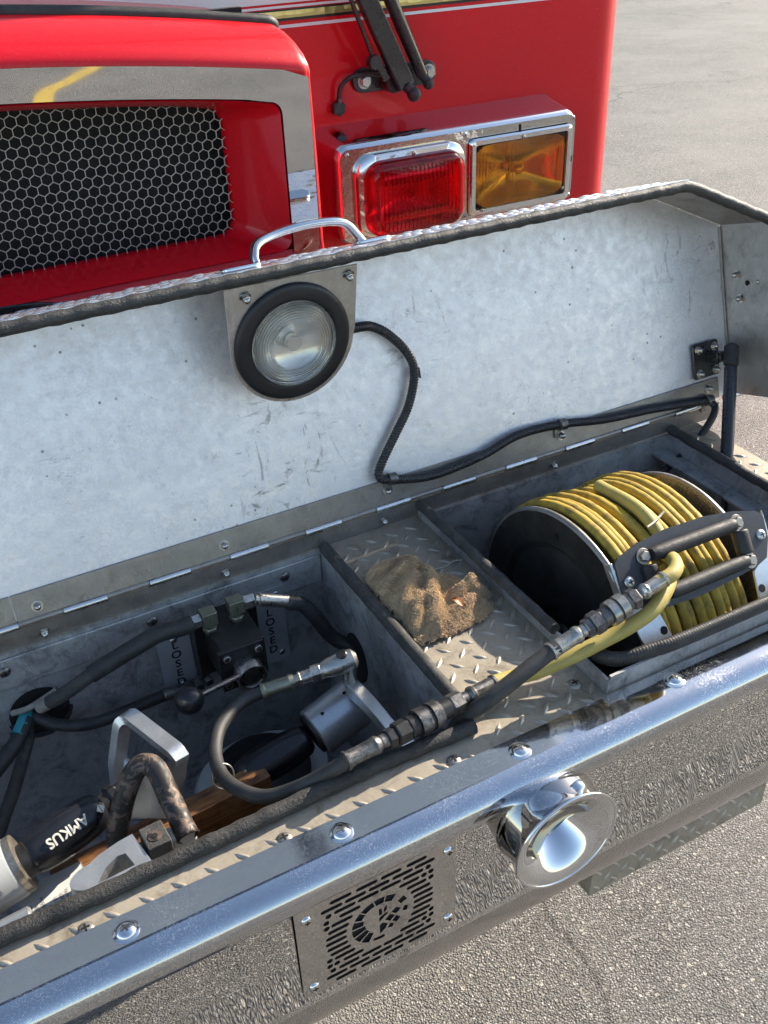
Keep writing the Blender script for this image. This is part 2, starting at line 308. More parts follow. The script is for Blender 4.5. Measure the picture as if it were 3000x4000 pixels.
chipm = math_(nt, 'MULTIPLY', ramp(nt, chip, [(0.26, 1.0), (0.34, 0.0)]), ramp(nt, cs.outputs[0], [(0.62, 0.0), (0.66, 1.0)]))
base = mix(nt, chipm, base, mix(nt, cs.outputs[1], (0.14, 0.12, 0.10), (0.48, 0.44, 0.38)))
oil = ramp(nt, nz(nt, v0, 2.7, 5, 0.6), [(0.60, 0.0), (0.74, 0.45)])
base = mix(nt, oil, base, (0.07, 0.065, 0.06))
cn = nt.nodes.new("ShaderNodeTexNoise"); cn.inputs["Scale"].default_value = 1.7; cn.inputs["Detail"].default_value = 6; nt.links.new(v0, cn.inputs["Vector"])
cva = nt.nodes.new("ShaderNodeVectorMath"); cva.operation = "MULTIPLY_ADD"; nt.links.new(cn.outputs["Color"], cva.inputs[0]); cva.inputs[1].default_value = (0.9, 0.9, 0.0); nt.links.new(v0, cva.inputs[2])
crack = ramp(nt, vor(nt, cva.outputs[0], 0.33, 'DISTANCE_TO_EDGE', 'Distance'), [(0.0, 1.0), (0.0035, 0.0)])
base = mix(nt, math_(nt, 'MULTIPLY', crack, 0.75), base, (0.05, 0.046, 0.042))
setp(nt, p, base=base, rough=ramp(nt, sep.outputs[1], [(0.0, 0.55), (1.0, 0.9)]))
h = math_(nt, 'SUBTRACT', math_(nt, 'MULTIPLY', sep.outputs[2], 0.6), d1)
b1 = bump(nt, p, math_(nt, 'ADD', h, math_(nt, 'MULTIPLY', chipm, 0.35)), 0.8, 0.0045)
bump(nt, p, nz(nt, v, 420, 4, 0.65), 0.5, 0.002, b1)

# ---------------------------------------------------------------- mesh helpers
ORG = {}
def V3(*a): return Vector(a[0] if len(a) == 1 else a)
def frame(ax):
    ax = Vector(ax).normalized()
    a = Vector((0, 0, 1)) if abs(ax.z) < 0.9 else Vector((1, 0, 0))
    e1 = (a - ax * a.dot(ax)).normalized(); return e1, ax.cross(e1), ax
class MB:
    def __init__(s): s.v = []; s.f = []
    def add(s, vs, fs):
        o = len(s.v); s.v += [Vector(x) for x in vs]; s.f += [tuple(i + o for i in f) for f in fs]; return s
    def box(s, lo, hi):
        (a, b, c), (d, e, f) = lo, hi
        return s.add([(a, b, c), (d, b, c), (d, e, c), (a, e, c), (a, b, f), (d, b, f), (d, e, f), (a, e, f)],
                     [(0, 3, 2, 1), (4, 5, 6, 7), (0, 1, 5, 4), (1, 2, 6, 5), (2, 3, 7, 6), (3, 0, 4, 7)])
    def obox(s, o, ex, ey, ez):
        o, ex, ey, ez = map(Vector, (o, ex, ey, ez))
        vs = [o + ex * i + ey * j + ez * k for k in (-.5, .5) for i, j in ((-.5, -.5), (.5, -.5), (.5, .5), (-.5, .5))]
        return s.add(vs, [(0, 3, 2, 1), (4, 5, 6, 7), (0, 1, 5, 4), (1, 2, 6, 5), (2, 3, 7, 6), (3, 0, 4, 7)])
    def prism(s, poly, o, ex, ey, ez, h0, h1):
        o, ex, ey, ez = map(Vector, (o, ex, ey, ez)); n = len(poly)
        vs = [o + ex * a + ey * b + ez * h for h in (h0, h1) for a, b in poly]
        fs = [tuple(range(n))[::-1], tuple(range(n, 2 * n))] + [(i, (i + 1) % n, n + (i + 1) % n, n + i) for i in range(n)]
        return s.add(vs, fs)
    def lathe(s, o, ax, prof, n=24, closed=True, sx=1.0):
        e1, e2, a = frame(ax); o = Vector(o); vs = []; fs = []
        for t, r in prof:
            for i in range(n):
                q = 2 * math.pi * i / n; vs.append(o + a * t + (e1 * math.cos(q) + e2 * math.sin(q) * sx) * max(r, 1e-5))
        m_ = len(prof)
        for j in range(m_ - 1):
            for i in range(n): fs.append((j * n + i, j * n + (i + 1) % n, (j + 1) * n + (i + 1) % n, (j + 1) * n + i))
        if closed: fs.append(tuple(range(n))[::-1]); fs.append(tuple((m_ - 1) * n + i for i in range(n)))
        return s.add(vs, fs)
    def cyl(s, a, b, r, r2=None, n=20, ch=0.0):
        a, b = Vector(a), Vector(b); L = (b - a).length; r2 = r if r2 is None else r2
        pr = [(0, r), (L, r2)] if not ch else [(0, r - ch), (ch, r), (L - ch, r2), (L, r2 - ch)]
        return s.lathe(a, b - a, pr, n)
    def hexa(s, a, b, r, n=6): return s.cyl(a, b, r, n=n, ch=min(r * 0.12, (Vector(b) - Vector(a)).length * 0.25))
    def tube(s, path, r, n=12, cap=True):
        P = [Vector(x) for x in path]; m_ = len(P)
        rr = r if hasattr(r, '__len__') else [r] * m_
        T = [(P[min(i + 1, m_ - 1)] - P[max(i - 1, 0)]).normalized() for i in range(m_)]
        e1, e2, _ = frame(T[0]); vs = []; fs = []
        for i in range(m_):
            e1 = (e1 - T[i] * e1.dot(T[i])).normalized(); e2 = T[i].cross(e1)
            for k in range(n):
                q = 2 * math.pi * k / n; vs.append(P[i] + (e1 * math.cos(q) + e2 * math.sin(q)) * rr[i])
        for i in range(m_ - 1):
            for k in range(n): fs.append((i * n + k, i * n + (k + 1) % n, (i + 1) * n + (k + 1) % n, (i + 1) * n + k))
        if cap: fs.append(tuple(range(n))[::-1]); fs.append(tuple((m_ - 1) * n + k for k in range(n)))
        return s.add(vs, fs)
    def ball(s, o, r, n=20, m_=12):
        return s.lathe(Vector(o) - Vector((0, 0, r)), (0, 0, 1), [(r - r * math.cos(math.pi * j / m_), r * math.sin(math.pi * j / m_)) for j in range(m_ + 1)], n, False)
    def dome(s, o, ax, r, h, n=16, lip=0.0):
        pr = ([(0, r + lip), (lip * 0.8, r + lip)] if lip else [(0, r)]) + [(h * math.sin(math.pi / 2 * j / 5) + lip * 0.8, r * math.cos(math.pi / 2 * j / 5)) for j in range(0 if lip else 1, 6)]
        return s.lathe(o, ax, pr, n)
    def grid(s, rows, closed_u=False):
        n = len(rows[0]); vs = [p for r in rows for p in r]; fs = []
        for j in range(len(rows) - 1):
            for i in range(n if closed_u else n - 1): fs.append((j * n + i, j * n + (i + 1) % n, (j + 1) * n + (i + 1) % n, (j + 1) * n + i))
        return s.add(vs, fs)
    def build(s, name, mat, parent=None, bev=0.0, seg=2, ang=38, smooth=True, recalc=True, origin=None):
        c = Vector(origin) if origin is not None else sum(s.v, Vector()) / max(1, len(s.v))
        me = bpy.data.meshes.new(name); me.from_pydata([v - c for v in s.v], [], s.f)
        if recalc:
            bm = bmesh.new(); bm.from_mesh(me); bmesh.ops.recalc_face_normals(bm, faces=bm.faces); bm.to_mesh(me); bm.free()
        if smooth:
            me.polygons.foreach_set('use_smooth', [True] * len(me.polygons)); me.set_sharp_from_angle(angle=R(ang))
        me.materials.append(MATS[mat])
        return link(name, me, c, parent, bev, seg)
def link(name, me, c, parent, bev=0.0, seg=2):
    o = bpy.data.objects.new(name, me); COL.objects.link(o); o.location = c; ORG[o] = Vector(c)
    if parent is not None:
        o.parent = parent; o.matrix_parent_inverse = Matrix.Translation(-ORG[parent])
    if bev:
        b = o.modifiers.new("bevel", 'BEVEL'); b.width = bev; b.segments = seg; b.limit_method = 'ANGLE'; b.angle_limit = R(40); b.harden_normals = False
    return o
def thing(name, label, cat, loc, group=None):
    o = bpy.data.objects.new(name, None); COL.objects.link(o); o.location = loc; o.empty_display_size = 0.02; ORG[o] = Vector(loc)
    o['label'] = label; o['category'] = cat
    if group: o['group'] = group
    return o
def tag(o, label, cat=None, group=None):
    o['label'] = label
    if cat: o['category'] = cat
    if group: o['group'] = group
    return o
def smooth_path(P, k=8):
    P = [Vector(p) for p in P]; out = []
    Q = [P[0] * 2 - P[1]] + P + [P[-1] * 2 - P[-2]]
    for i in range(1, len(Q) - 2):
        a, b, c, d = Q[i - 1:i + 3]
        for j in range(k):
            t = j / k
            out.append(0.5 * ((2 * b) + (c - a) * t + (2 * a - 5 * b + 4 * c - d) * t * t + (3 * b - a - 3 * c + d) * t ** 3))
    out.append(P[-1]); return out
def resample(P, step):
    P = [Vector(p) for p in P]; L = [0]
    for a, b in zip(P, P[1:]): L.append(L[-1] + (b - a).length)
    n = max(2, int(L[-1] / step)); out = []; j = 0
    for i in range(n + 1):
        d = L[-1] * i / n
        while j < len(P) - 2 and L[j + 1] < d: j += 1
        out.append(P[j].lerp(P[j + 1], (d - L[j]) / max(1e-9, L[j + 1] - L[j])))
    return out
def rrect(x0, x1, y0, y1, r, k=5):
    pts = []
    for cx, cy, a0 in ((x1 - r, y1 - r, 0), (x0 + r, y1 - r, 90), (x0 + r, y0 + r, 180), (x1 - r, y0 + r, 270)):
        for j in range(k + 1):
            a = R(a0 + 90 * j / k); pts.append((cx + r * math.cos(a), cy + r * math.sin(a)))
    return pts
def text_mesh(body, size, extrude=0.0):
    cu = bpy.data.curves.new("t", 'FONT'); cu.body = body; cu.size = size; cu.extrude = extrude; cu.align_x = 'CENTER'; cu.align_y = 'CENTER'; cu.resolution_u = 3
    ob = bpy.data.objects.new("t", cu); COL.objects.link(ob)
    dg = bpy.context.evaluated_depsgraph_get(); dg.update()
    me = bpy.data.meshes.new_from_object(ob.evaluated_get(dg))
    vs = [v.co.copy() for v in me.vertices]; fs = [tuple(p.vertices) for p in me.polygons]
    bpy.data.objects.remove(ob); bpy.data.curves.remove(cu); bpy.data.meshes.remove(me)
    return vs, fs
def text_part(name, body, size, o, ex, ey, mat, parent, bold=0.0):
    o, ex, ey = Vector(o), Vector(ex).normalized(), Vector(ey).normalized()
    vs, fs = text_mesh(body, size)
    mb = MB(); mb.add([o + ex * v.x + ey * v.y for v in vs], fs)
    if bold:
        for dx, dy in ((bold, 0), (0, bold), (bold, bold)):
            nrm = ex.cross(ey); mb.add([o + ex * (v.x + dx) + ey * (v.y + dy) + nrm * (0.00003 * (1 + (dx > 0) + 2 * (dy > 0))) for v in vs], fs)
    return mb.build(name, mat, parent, smooth=False, recalc=False)
def plate_with_holes(outline, holes, o, ex, ey, ez, thick):
    """2D outline with cut-outs, filled through a curve, as a solid sheet"""
    cu = bpy.data.curves.new("pl", 'CURVE'); cu.dimensions = '2D'; cu.fill_mode = 'BOTH'; cu.extrude = thick / 2
    for poly in [outline] + holes:
        sp = cu.splines.new('POLY'); sp.points.add(len(poly) - 1); sp.use_cyclic_u = True
        for pt, (a, b) in zip(sp.points, poly): pt.co = (a, b, 0, 1)
    ob = bpy.data.objects.new("pl", cu); COL.objects.link(ob)
    dg = bpy.context.evaluated_depsgraph_get(); dg.update()
    me = bpy.data.meshes.new_from_object(ob.evaluated_get(dg))
    o, ex, ey, ez = Vector(o), Vector(ex), Vector(ey), Vector(ez)
    mb = MB(); mb.add([o + ex * v.co.x + ey * v.co.y + ez * v.co.z for v in me.vertices], [tuple(p.vertices) for p in me.polygons])
    bpy.data.objects.remove(ob); bpy.data.curves.remove(cu); bpy.data.meshes.remove(me)
    return mb
X, Y, Z = Vector((1, 0, 0)), Vector((0, 1, 0)), Vector((0, 0, 1))
def screw(parent, o, ax, r, mat="nut_steel", name="screw", h=None):
    """pan-head cross-slot screw"""
    e1, e2, a = frame(ax); h = h or r * 0.55; o = Vector(o)
    mb = MB(); mb.dome(o, a, r, h, 14); n0 = len(mb.f)
    mb.obox(o + a * (h - r * 0.02), e1 * r * 0.95, e2 * r * 0.2, a * r * 0.12); mb.obox(o + a * (h - r * 0.02), e1 * r * 0.2, e2 * r * 0.95, a * r * 0.1)
    s = mb.build(name, mat, parent); s.data.materials.append(MATS["deep_black"])
    for f in s.data.polygons[n0:]: f.material_index = 1
    return s
def cap_nut(parent, o, ax, r, name="cap_nut", mat="nut_steel"):
    o, a = Vector(o), Vector(ax).normalized()
    mb = MB(); mb.cyl(o, o + a * r * 0.25, r * 1.35, n=16); mb.hexa(o + a * r * 0.25, o + a * r * 1.05, r)
    mb.dome(o + a * r * 1.05, a, r * 0.82, r * 0.9, 12)
    return mb.build(name, mat, parent)
# lid frame: hinge axis along X at y=0, z=.025, lid leaning 19 degrees back
LT = R(17.0); LH = Vector((0, 0, 0.025)); LN = Vector((0, -math.cos(LT), math.sin(LT))); LU = Vector((0, math.sin(LT), math.cos(LT)))
def lid(x, l, o=0.0): return LH + X * x + LU * l + LN * o

# ================================================================= SETTING
gm = MB(); gs = [-60, -20, -6, -2, -1, 0, 1, 2, 3, 6, 20, 60]
gm.grid([[(x * 1.0, y * 1.0, GROUND_Z) for x in gs] for y in gs])
g = gm.build("ground", "asphalt", smooth=False); g['kind'] = 'structure'; tag(g, "grey asphalt with pale stone chips under the truck")
far = MB()
far.grid([[(x, y, GROUND_Z - 0.02) for x in (-900, -60, 60, 900)] for y in (-900, -60, 60, 900)])
g2 = far.build("outer_ground", "asphalt", smooth=False); g2['kind'] = 'structure'; tag(g2, "distant asphalt reaching to the horizon")
rl = MB(); pp = smooth_path([(0.86, -6.3, 0), (0.92, -6.9, 0), (0.97, -7.2, 0), (1.11, -7.64, 0), (1.42, -8.06, 0), (1.78, -8.59, 0), (2.5, -9.5, 0), (4.0, -11.5, 0)], 10)
rows = []
for i, q in enumerate(pp):
    t = (pp[min(i + 1, len(pp) - 1)] - pp[max(i - 1, 0)]).normalized(); n = Vector((-t.y, t.x, 0))
    rows.append([q + n * 0.075 + Z * (GROUND_Z + 0.004), q - n * 0.075 + Z * (GROUND_Z + 0.004)])
rl.grid(rows); o = rl.build("road_marking", "yellow_road_paint", smooth=False); o['kind'] = 'structure'; tag(o, "curved yellow line painted on the asphalt")

# ================================================================= FIRE TRUCK
TR = thing("fire_truck", "red fire truck front with chrome bumper and open bumper tool compartment", "fire truck", (-0.55, 0.3, GROUND_Z))
YC = 0.44
def cab_plan(off=0.0, r=0.075, x1=0.668, k=8):
    """plan outline of the cab front: flat face, rounded corner, flank"""
    pts = [(-1.86 - off, 2.2), (-1.86 - off, YC + 0.08)]
    for j in range(k + 1):
        a = R(180 + 90 * j / k); pts.append((-1.78 + (0.08 + off) * math.cos(a), YC + 0.08 + (0.08 + off) * math.sin(a)))
    for j in range(k + 1):
        a = R(270 + 90 * j / k); pts.append((x1 - r + (r + off) * math.cos(a), YC + r + (r + off) * math.sin(a)))
    pts += [(x1 + off, 2.2)]
    return pts
def cab_band(name, z0, z1, mat, off, parent, back=False):
    mb = MB(); P = cab_plan(off); nz_ = 2
    mb.grid([[(x, y, z) for x, y in P] for z in (z0, z1)])
    if off == 0.0:
        n = len(P)
        mb.add([(x, y, z1) for x, y in P], [tuple(range(n))]); mb.add([(x, y, z0) for x, y in P], [tuple(range(n))[::-1]])
    return mb.build(name, mat, parent, ang=50)
cab = cab_band("cab_body", -0.45, 0.5380, "red_paint", 0.0, TR)
up = cab_band("cab_upper", 0.5382, 1.15, "white_paint", 0.0, TR)
ws = MB(); ws.grid([[(-1.70, YC + 0.02, 1.16), (0.48, YC + 0.02, 1.16)], [(-1.62, YC + 0.16, 1.95), (0.40, YC + 0.16, 1.95)]]); ws.build("windscreen", "windscreen", TR)
cr = MB(); P = cab_plan(); P2 = [(x * 0.97 - 0.015, y + 0.20) for x, y in P]
cr.grid([[(x, y + 0.03, 1.151) for x, y in P], [(x, y, 2.1) for x, y in P2]]); n = len(P2); cr.add([(x, y, 2.1) for x, y in P2], [tuple(range(n))])
cr.build("cab_roof", "white_paint", TR, ang=50)
for i, (z0, z1, mt, nm) in enumerate(((0.5085, 0.5125, "stripe_white", "white_stripe"), (0.5170, 0.5205, "stripe_black", "black_stripe"), (0.5205, 0.5290, "gold_leaf", "gold_band"),
                                     (0.5290, 0.5312, "stripe_black", "black_stripe"), (0.5325, 0.5355, "stripe_white", "white_stripe"))):
    cab_band(nm, z0, z1, mt, 0.0012, cab)
sk = MB(); P = cab_plan(0.0016)  # yellow reflective disc low on the corner
sk.lathe((0.6695, 0.545, 0.225), (1, 0, 0), [(0, 0.04), (0.002, 0.04), (0.0035, 0.036)], 24); sk.build("corner_reflector", "gold_leaf", cab)

# ---- hood with grille opening
XM = -0.60; XR = -0.0345; XL = 2 * XM - XR
def drop(x): return 0.138 * ((x - XM) ** 2)
ZC, ZB = 0.5460, 0.5140    # chrome top / opening top at the truck's middle
YF = 0.150
xs = [XL, XL + .001, XL + .003, XL + .006] + [XL + 0.01 + (XR - XL - 0.02) * i / 48 for i in range(49)] + [XR - .006, XR - .003, XR - .001, XR]
hd = MB()
prof = [(0.1505, -0.006), (0.1492, 0.001), (0.1530, 0.0085), (0.1640, 0.0175), (0.1860, 0.0280), (0.2130, 0.0360), (0.2300, 0.0385)]
def side_in(x):  # round the hood's shoulders
    d = min(x - XL, XR - x); return 0.0 if d > 0.010 else (1 - math.sqrt(max(0, 1 - ((0.010 - d) / 0.010) ** 2))) * 0.006
rows = [[(x, y + side_in(x) * 0.6, ZC - drop(x) + dz - side_in(x) * (0.2 + j * 0.08)) for x in xs] for j, (y, dz) in enumerate(prof)]
hd.grid(rows)
hd.grid([[(x, 0.230, ZC - drop(x) + 0.0385 - side_in(x) * 0.7) for x in xs], [(x, YC + 0.01, ZC - drop(x) + 0.0385 - side_in(x) * 0.7) for x in xs]])
# outer right/left flanks
for xe, sgn in ((XR, 1), (XL, -1)):
    edge = [(0.1450, -0.05), (0.1445, 0.20), (0.1445, 0.30), (0.1490, 0.315), (0.1496, 0.40)] + [(y + side_in(xe) * 0.6, ZC - drop(xe) + dz - side_in(xe) * (0.2 + j * 0.08)) for j, (y, dz) in enumerate(prof)]
    hd.grid([[(xe + sgn * dx, min(y + dy, YC + 0.02), z - dzz) for y, z in edge] for dx, dy, dzz in ((0, 0, 0), (0.0022, 0.0006, 0.0003), (0.0046, 0.003, 0.0012), (0.0062, 0.007, 0.003), (0.0070, 0.013, 0.005))] + [[(xe + sgn * 0.0085, YC + 0.02, z - 0.006) for y, z in edge]])
# recess (bezel) from opening edge back to the mesh
def opening(x0, x1, zb, ztop, r, y, k=7, n=26):
    """closed outline, arched top following the hood"""
    pts = []
    for cx, sx in ((x1, 1),):
        for j in range(k + 1):
            a = R(90 - 90 * j / k); pts.append((x1 - r + r * math.cos(a), y, ztop - drop(x1) - r + r * math.sin(a)))
    for j in range(k + 1):
        a = R(0 - 90 * j / k); pts.append((x1 - r + r * math.cos(a), y, zb + r + r * math.sin(a)))
    for i in range(1, n): pts.append((x1 - r + (x0 - x1 + 2 * r) * i / n, y, zb))
    for j in range(k + 1):
        a = R(270 - 90 * j / k); pts.append((x0 + r + r * math.cos(a), y, zb + r + r * math.sin(a)))
    for j in range(k + 1):
        a = R(180 - 90 * j / k); pts.append((x0 + r + r * math.cos(a), y, ztop - drop(x0) - r + r * math.sin(a)))
    for i in range(1, n):
        x = x0 + r + (x1 - x0 - 2 * r) * i / n; pts.append((x, y, ztop - drop(x)))
    return pts
OX1, OX0 = -0.0715, 2 * XM + 0.0715
ring0 = opening(OX0, OX1, 0.3130, ZB, 0.013, YF - 0.0005)
ring1 = opening(OX0 + 0.001, OX1 - 0.001, 0.3140, ZB - 0.001, 0.013, YF - 0.004)
ring2 = opening(OX0 + 0.006, OX1 - 0.006, 0.3155, ZB - 0.003, 0.014, YF + 0.002)
ring3 = opening(OX0 + 0.022, OX1 - 0.022, 0.3195, ZB - 0.008, 0.016, YF + 0.022)
ring4 = opening(OX0 + 0.045, OX1 - 0.045, 0.3250, ZB - 0.014, 0.018, YF + 0.050)
ring5 = opening(OX0 + 0.049, OX1 - 0.049, 0.3262, ZB - 0.015, 0.018, YF + 0.060)
hd.grid([ring0, ring1, ring2, ring3, ring4, ring5], True)
# band below the opening, curving under
low = [(0.1496, 0.3130), (0.1470, 0.3085), (0.1445, 0.300), (0.1440, 0.27), (0.1445, 0.22), (0.1450, -0.05)]
hd.grid([[(x, y, z) for x in (XL, XM, XR)] for y, z in low])
hood = hd.build("hood_shell", "red_paint", TR, ang=60, recalc=False)
rb = MB(); pth = [(x, 0.2360 + side_in(x) * 0.6, ZC - drop(x) + 0.0400 - side_in(x) * 0.85) for x in xs]
rb.tube(pth, 0.0072, 12); rb.build("rubber_edge", "black_rubber", hood)
# chrome surround sheet
tm = MB()
inn = [(x, z) for x, y, z in opening(OX0 - 0.0012, OX1 + 0.0012, 0.10, ZB + 0.0012, 0.014, 0)]
top = [(x, ZC - drop(x)) for x in [XL + 0.0025 + (XR - XL - 0.005) * i / 40 for i in range(41)]]
xr = XR - 0.0022; xl = XL + 0.0022
outl = [(xl, 0.08), (xl, ZC - drop(xl) - 0.008)] + [(x, z - (0.006 * max(0, 1 - min(x - xl, xr - x) / 0.01)) ** 1) for x, z in top] + [(xr, ZC - drop(xr) - 0.008), (xr, 0.08), (OX1 + 0.0012, 0.08)]
arch = [(OX1 + 0.0012, 0.10), (OX1 + 0.0012, ZB - drop(OX1) - 0.014)]
for j in range(7):
    a = R(0 + 90 * j / 6); arch.append((OX1 + 0.0012 - 0.014 + 0.014 * math.cos(a), ZB + 0.0012 - drop(OX1) - 0.014 + 0.014 * math.sin(a)))
for i in range(1, 40):
    x = OX1 - 0.013 + (OX0 - OX1 + 0.026) * i / 40; arch.append((x, ZB + 0.0012 - drop(x)))
for j in range(7):
    a = R(90 + 90 * j / 6); arch.append((OX0 - 0.0012 + 0.014 + 0.014 * math.cos(a), ZB + 0.0012 - drop(OX0) - 0.014 + 0.014 * math.sin(a)))
arch += [(OX0 - 0.0012, 0.10), (OX0 - 0.0012, 0.08)]
tm = plate_with_holes(outl[:-1] + arch, [], (0, YF - 0.0035, 0), X, Z, Y, 0.001)
tm.build("chrome_surround", "trim_mirror", TR, smooth=False)
# honeycomb mesh
hx = MB(); pch = 0.01165; rp = pch * 0.8660; wr = pch / 1.7320508; t_ = 0.00029
nx = int((OX1 - OX0) / pch); 
for j in range(-1, 20):
    zc = 0.318 + j * rp
    for i in range(nx + 1):
        xc = -0.1225 - i * pch + (pch / 2 if j % 2 else 0)
        if xc > -0.1130 or zc > ZB - drop(xc) - 0.010: continue
        vs = []; 
        for y, rad in ((YF + 0.0540, wr), (YF + 0.0540, wr - t_ * 1.15), (YF + 0.0560, wr - t_ * 1.15)):
            vs += [(xc + rad * math.sin(R(60 * k)), y, zc + rad * math.cos(R(60 * k))) for k in range(6)]
        vs = [(min(x, -0.1180), y, min(max(z, 0.3256), ZB - 0.0146 - drop(min(x, -0.118)))) for x, y, z in vs]
        fs = [(k, (k + 1) % 6, 6 + (k + 1) % 6, 6 + k) for k in range(6)] + [(6 + k, 6 + (k + 1) % 6, 12 + (k + 1) % 6, 12 + k) for k in range(6)]
        hx.add(vs, fs)
hx.build("honeycomb_mesh", "mesh_steel", TR, smooth=False, recalc=False)
bk = MB(); bk.box((OX0, YF + 0.085, 0.25), (OX1, YF + 0.095, 0.56)); bk.build("grille_backing", "deep_black", TR)
# oval badge with letter strokes on the lower band
bd = MB(); bd.lathe((-0.412, 0.1452, 0.2890), (0, -1, 0.0), [(0, 0.0265), (0.0022, 0.0265), (0.003, 0.0255)], 56, sx=3.5)
badge = bd.build("oval_badge", "badge_grey", hood)
bd = MB(); bd.lathe((-0.425, 0.1432, 0.2860), (0, -1, 0), [(0, 0.0200), (0.0016, 0.0200)], 48, sx=3.6); bd.build("badge_field", "deep_black", badge) if False else bd.build("badge_field", "deep_black", hood)
lt = MB(); lp = [(-0.470, 0.276), (-0.452, 0.300), (-0.440, 0.282), (-0.420, 0.282), (-0.395, 0.3015)]
for (x0, z0), (x1, z1) in ((( -0.470, 0.274), (-0.445, 0.2985)), ((-0.445, 0.2985), (-0.430, 0.284)), ((-0.430, 0.284), (-0.408, 0.284)), ((-0.408, 0.284), (-0.390, 0.302))):
    d = Vector((x1 - x0, 0, z1 - z0)); lt.obox(((x0 + x1) / 2, 0.1408, (z0 + z1) / 2), d, Vector((-d.z, 0, d.x)).normalized() * 0.008, Vector((0, 0.0012, 0)))
lt.build("badge_letter", "guide_paint", hood)

# ---- lamp cluster
hs = MB(); k = 6
rings = [(YC + 0.004, 0.012, 0.030), (YC - 0.012, 0.008, 0.028), (0.3860, 0.0020, 0.023), (0.3770, 0.0, 0.021), (0.3715, -0.0018, 0.020), (0.3672, -0.0048, 0.018), (0.3652, -0.0085, 0.015)]
L0 = (0.0915, 0.5085, 0.2235, 0.3660)
hs.grid([[(x, y, z) for x, z in rrect(L0[0] - e, L0[1] + e, L0[2] - e, L0[3] + e, r)] for y, e, r in rings], True)
cluster = hs.build("lamp_housing", "chrome_spotted", TR, ang=30)
fp = MB(); fp = plate_with_holes(rrect(0.0985, 0.5015, 0.2305, 0.3590, 0.014), [rrect(0.1215, 0.2950, 0.2255 + .01, 0.3470, 0.02), rrect(0.3065, 0.4930, 0.2335, 0.3475, 0.009)], (0, 0.3640, 0), X, Z, Y, 0.0016)
fp.build("face_plate", "polished_plate", cluster, smooth=False)
bb = plate_with_holes(rrect(0.3030, 0.4965, 0.2300, 0.3510, 0.008), [rrect(0.3170, 0.4830, 0.2435, 0.3370, 0.004)], (0, 0.3665, 0), X, Z, Y, 0.0020); bb.build("lamp_gap", "deep_black", cluster)
def ringloft(specs, cap=False):
    mb = MB(); R_ = [[(x, y, z) for x, z in rrect(a, b, c, d, r, 7)] for (a, b, c, d, r, y) in specs]; mb.grid(R_, True)
    if cap: n = len(R_[-1]); mb.add(R_[-1], [tuple(range(n))])
    return mb
red = TR
rbz = ringloft([(0.1180, 0.2985, 0.2260, 0.3500, 0.030, 0.3635), (0.1180, 0.2985, 0.2260, 0.3500, 0.030, 0.3560), (0.1205, 0.2960, 0.2285, 0.3475, 0.029, 0.3530), (0.1290, 0.2885, 0.2360, 0.3400, 0.026, 0.3520), (0.1300, 0.2875, 0.2370, 0.3390, 0.026, 0.3560)])
rl_ = rbz.build("red_lamp", "chrome", TR, ang=40); tag(rl_, "red warning lamp with ribbed bulging lens in chrome bezel")
def bulge(x0, x1, z0, z1, yb, rc, hmax, m_=9, rib=0.0, nrib=26, inset=0.82):
    """pillow lens made of shrinking rounded rectangles plus a flat ribbed face"""
    mb = MB(); sp = []
    cx, cz = (x0 + x1) / 2, (z0 + z1) / 2; w, h = (x1 - x0) / 2, (z1 - z0) / 2
    rows = []
    for j in range(m_ + 1):
        t = j / m_; s = 1 - (1 - inset) * t * t; y = yb - hmax * math.sin(t * math.pi / 2) ** 0.9
        rows.append([(x, y, z) for x, z in rrect(cx - w * s, cx + w * s, cz - h * s, cz + h * s, rc * (1 - 0.15 * t), 7)])
    mb.grid(rows, True)
    s = inset; nx_, nz_ = nrib * 4, 10; face = []
    for b in range(nz_ + 1):
        v = -1 + 2 * b / nz_; row = []
        for a in range(nx_ + 1):
            u = -1 + 2 * a / nx_
            lim = 1.0
            row.append((cx + w * s * u * 0.985, yb - hmax - 0.0035 * (1 - u * u) * (1 - v * v) - rib * (0.5 - 0.5 * math.cos(2 * math.pi * a / 4)) - (0.0 if abs(u) < 0.97 and abs(v) < 0.97 else -0.0008), cz + h * s * v * 0.985))
        face.append(row)
    mb.grid(face); return mb
lens = bulge(0.1275, 0.2900, 0.2345, 0.3415, 0.3560, 0.027, 0.024, rib=0.0022, nrib=20); lens.build("red_lens", "red_lens", rl_, ang=50)
rf = MB(); rows = []
for j in range(15):
    t = j / 14; row = []
    for i in range(36):
        q = 2 * math.pi * i / 36; c, s = math.cos(q), math.sin(q); e = (abs(c) ** 9 + abs(s) ** 9) ** (-1 / 9)
        row.append((0.2085 + 0.079 * t * c * e, 0.3570 + 0.026 * (1 - t * t), 0.288 + 0.051 * t * s * e))
    rows.append(row)
rf.grid(rows, True); rf.build("reflector", "red_reflector", rl_, recalc=False)
rf = MB()
rf.obox((0.214, 0.352, 0.262), (0.105, 0, 0), (0, 0.003, 0.004), (0, -0.003, 0.009)); rf.build("reflector_rib", "red_reflector", rl_); rf = MB(); rf.obox((0.214, 0.352, 0.312), (0.105, 0, 0), (0, 0.003, 0.004), (0, -0.003, 0.009)); rf.build("reflector_rib", "red_reflector", rl_)
for x, z in ((0.209, 0.3435), (0.1245, 0.287)): screw(rl_, (x, 0.3515, z), (0, -1, 0), 0.0030)
amb = ringloft([(0.3075, 0.4925, 0.2340, 0.3465, 0.0075, 0.3640), (0.3075, 0.4925, 0.2340, 0.3465, 0.0075, 0.3575), (0.3100, 0.4900, 0.2365, 0.3440, 0.0065, 0.3552), (0.3165, 0.4835, 0.2430, 0.3375, 0.004, 0.3555), (0.3180, 0.4820, 0.2445, 0.3360, 0.004, 0.3600)])
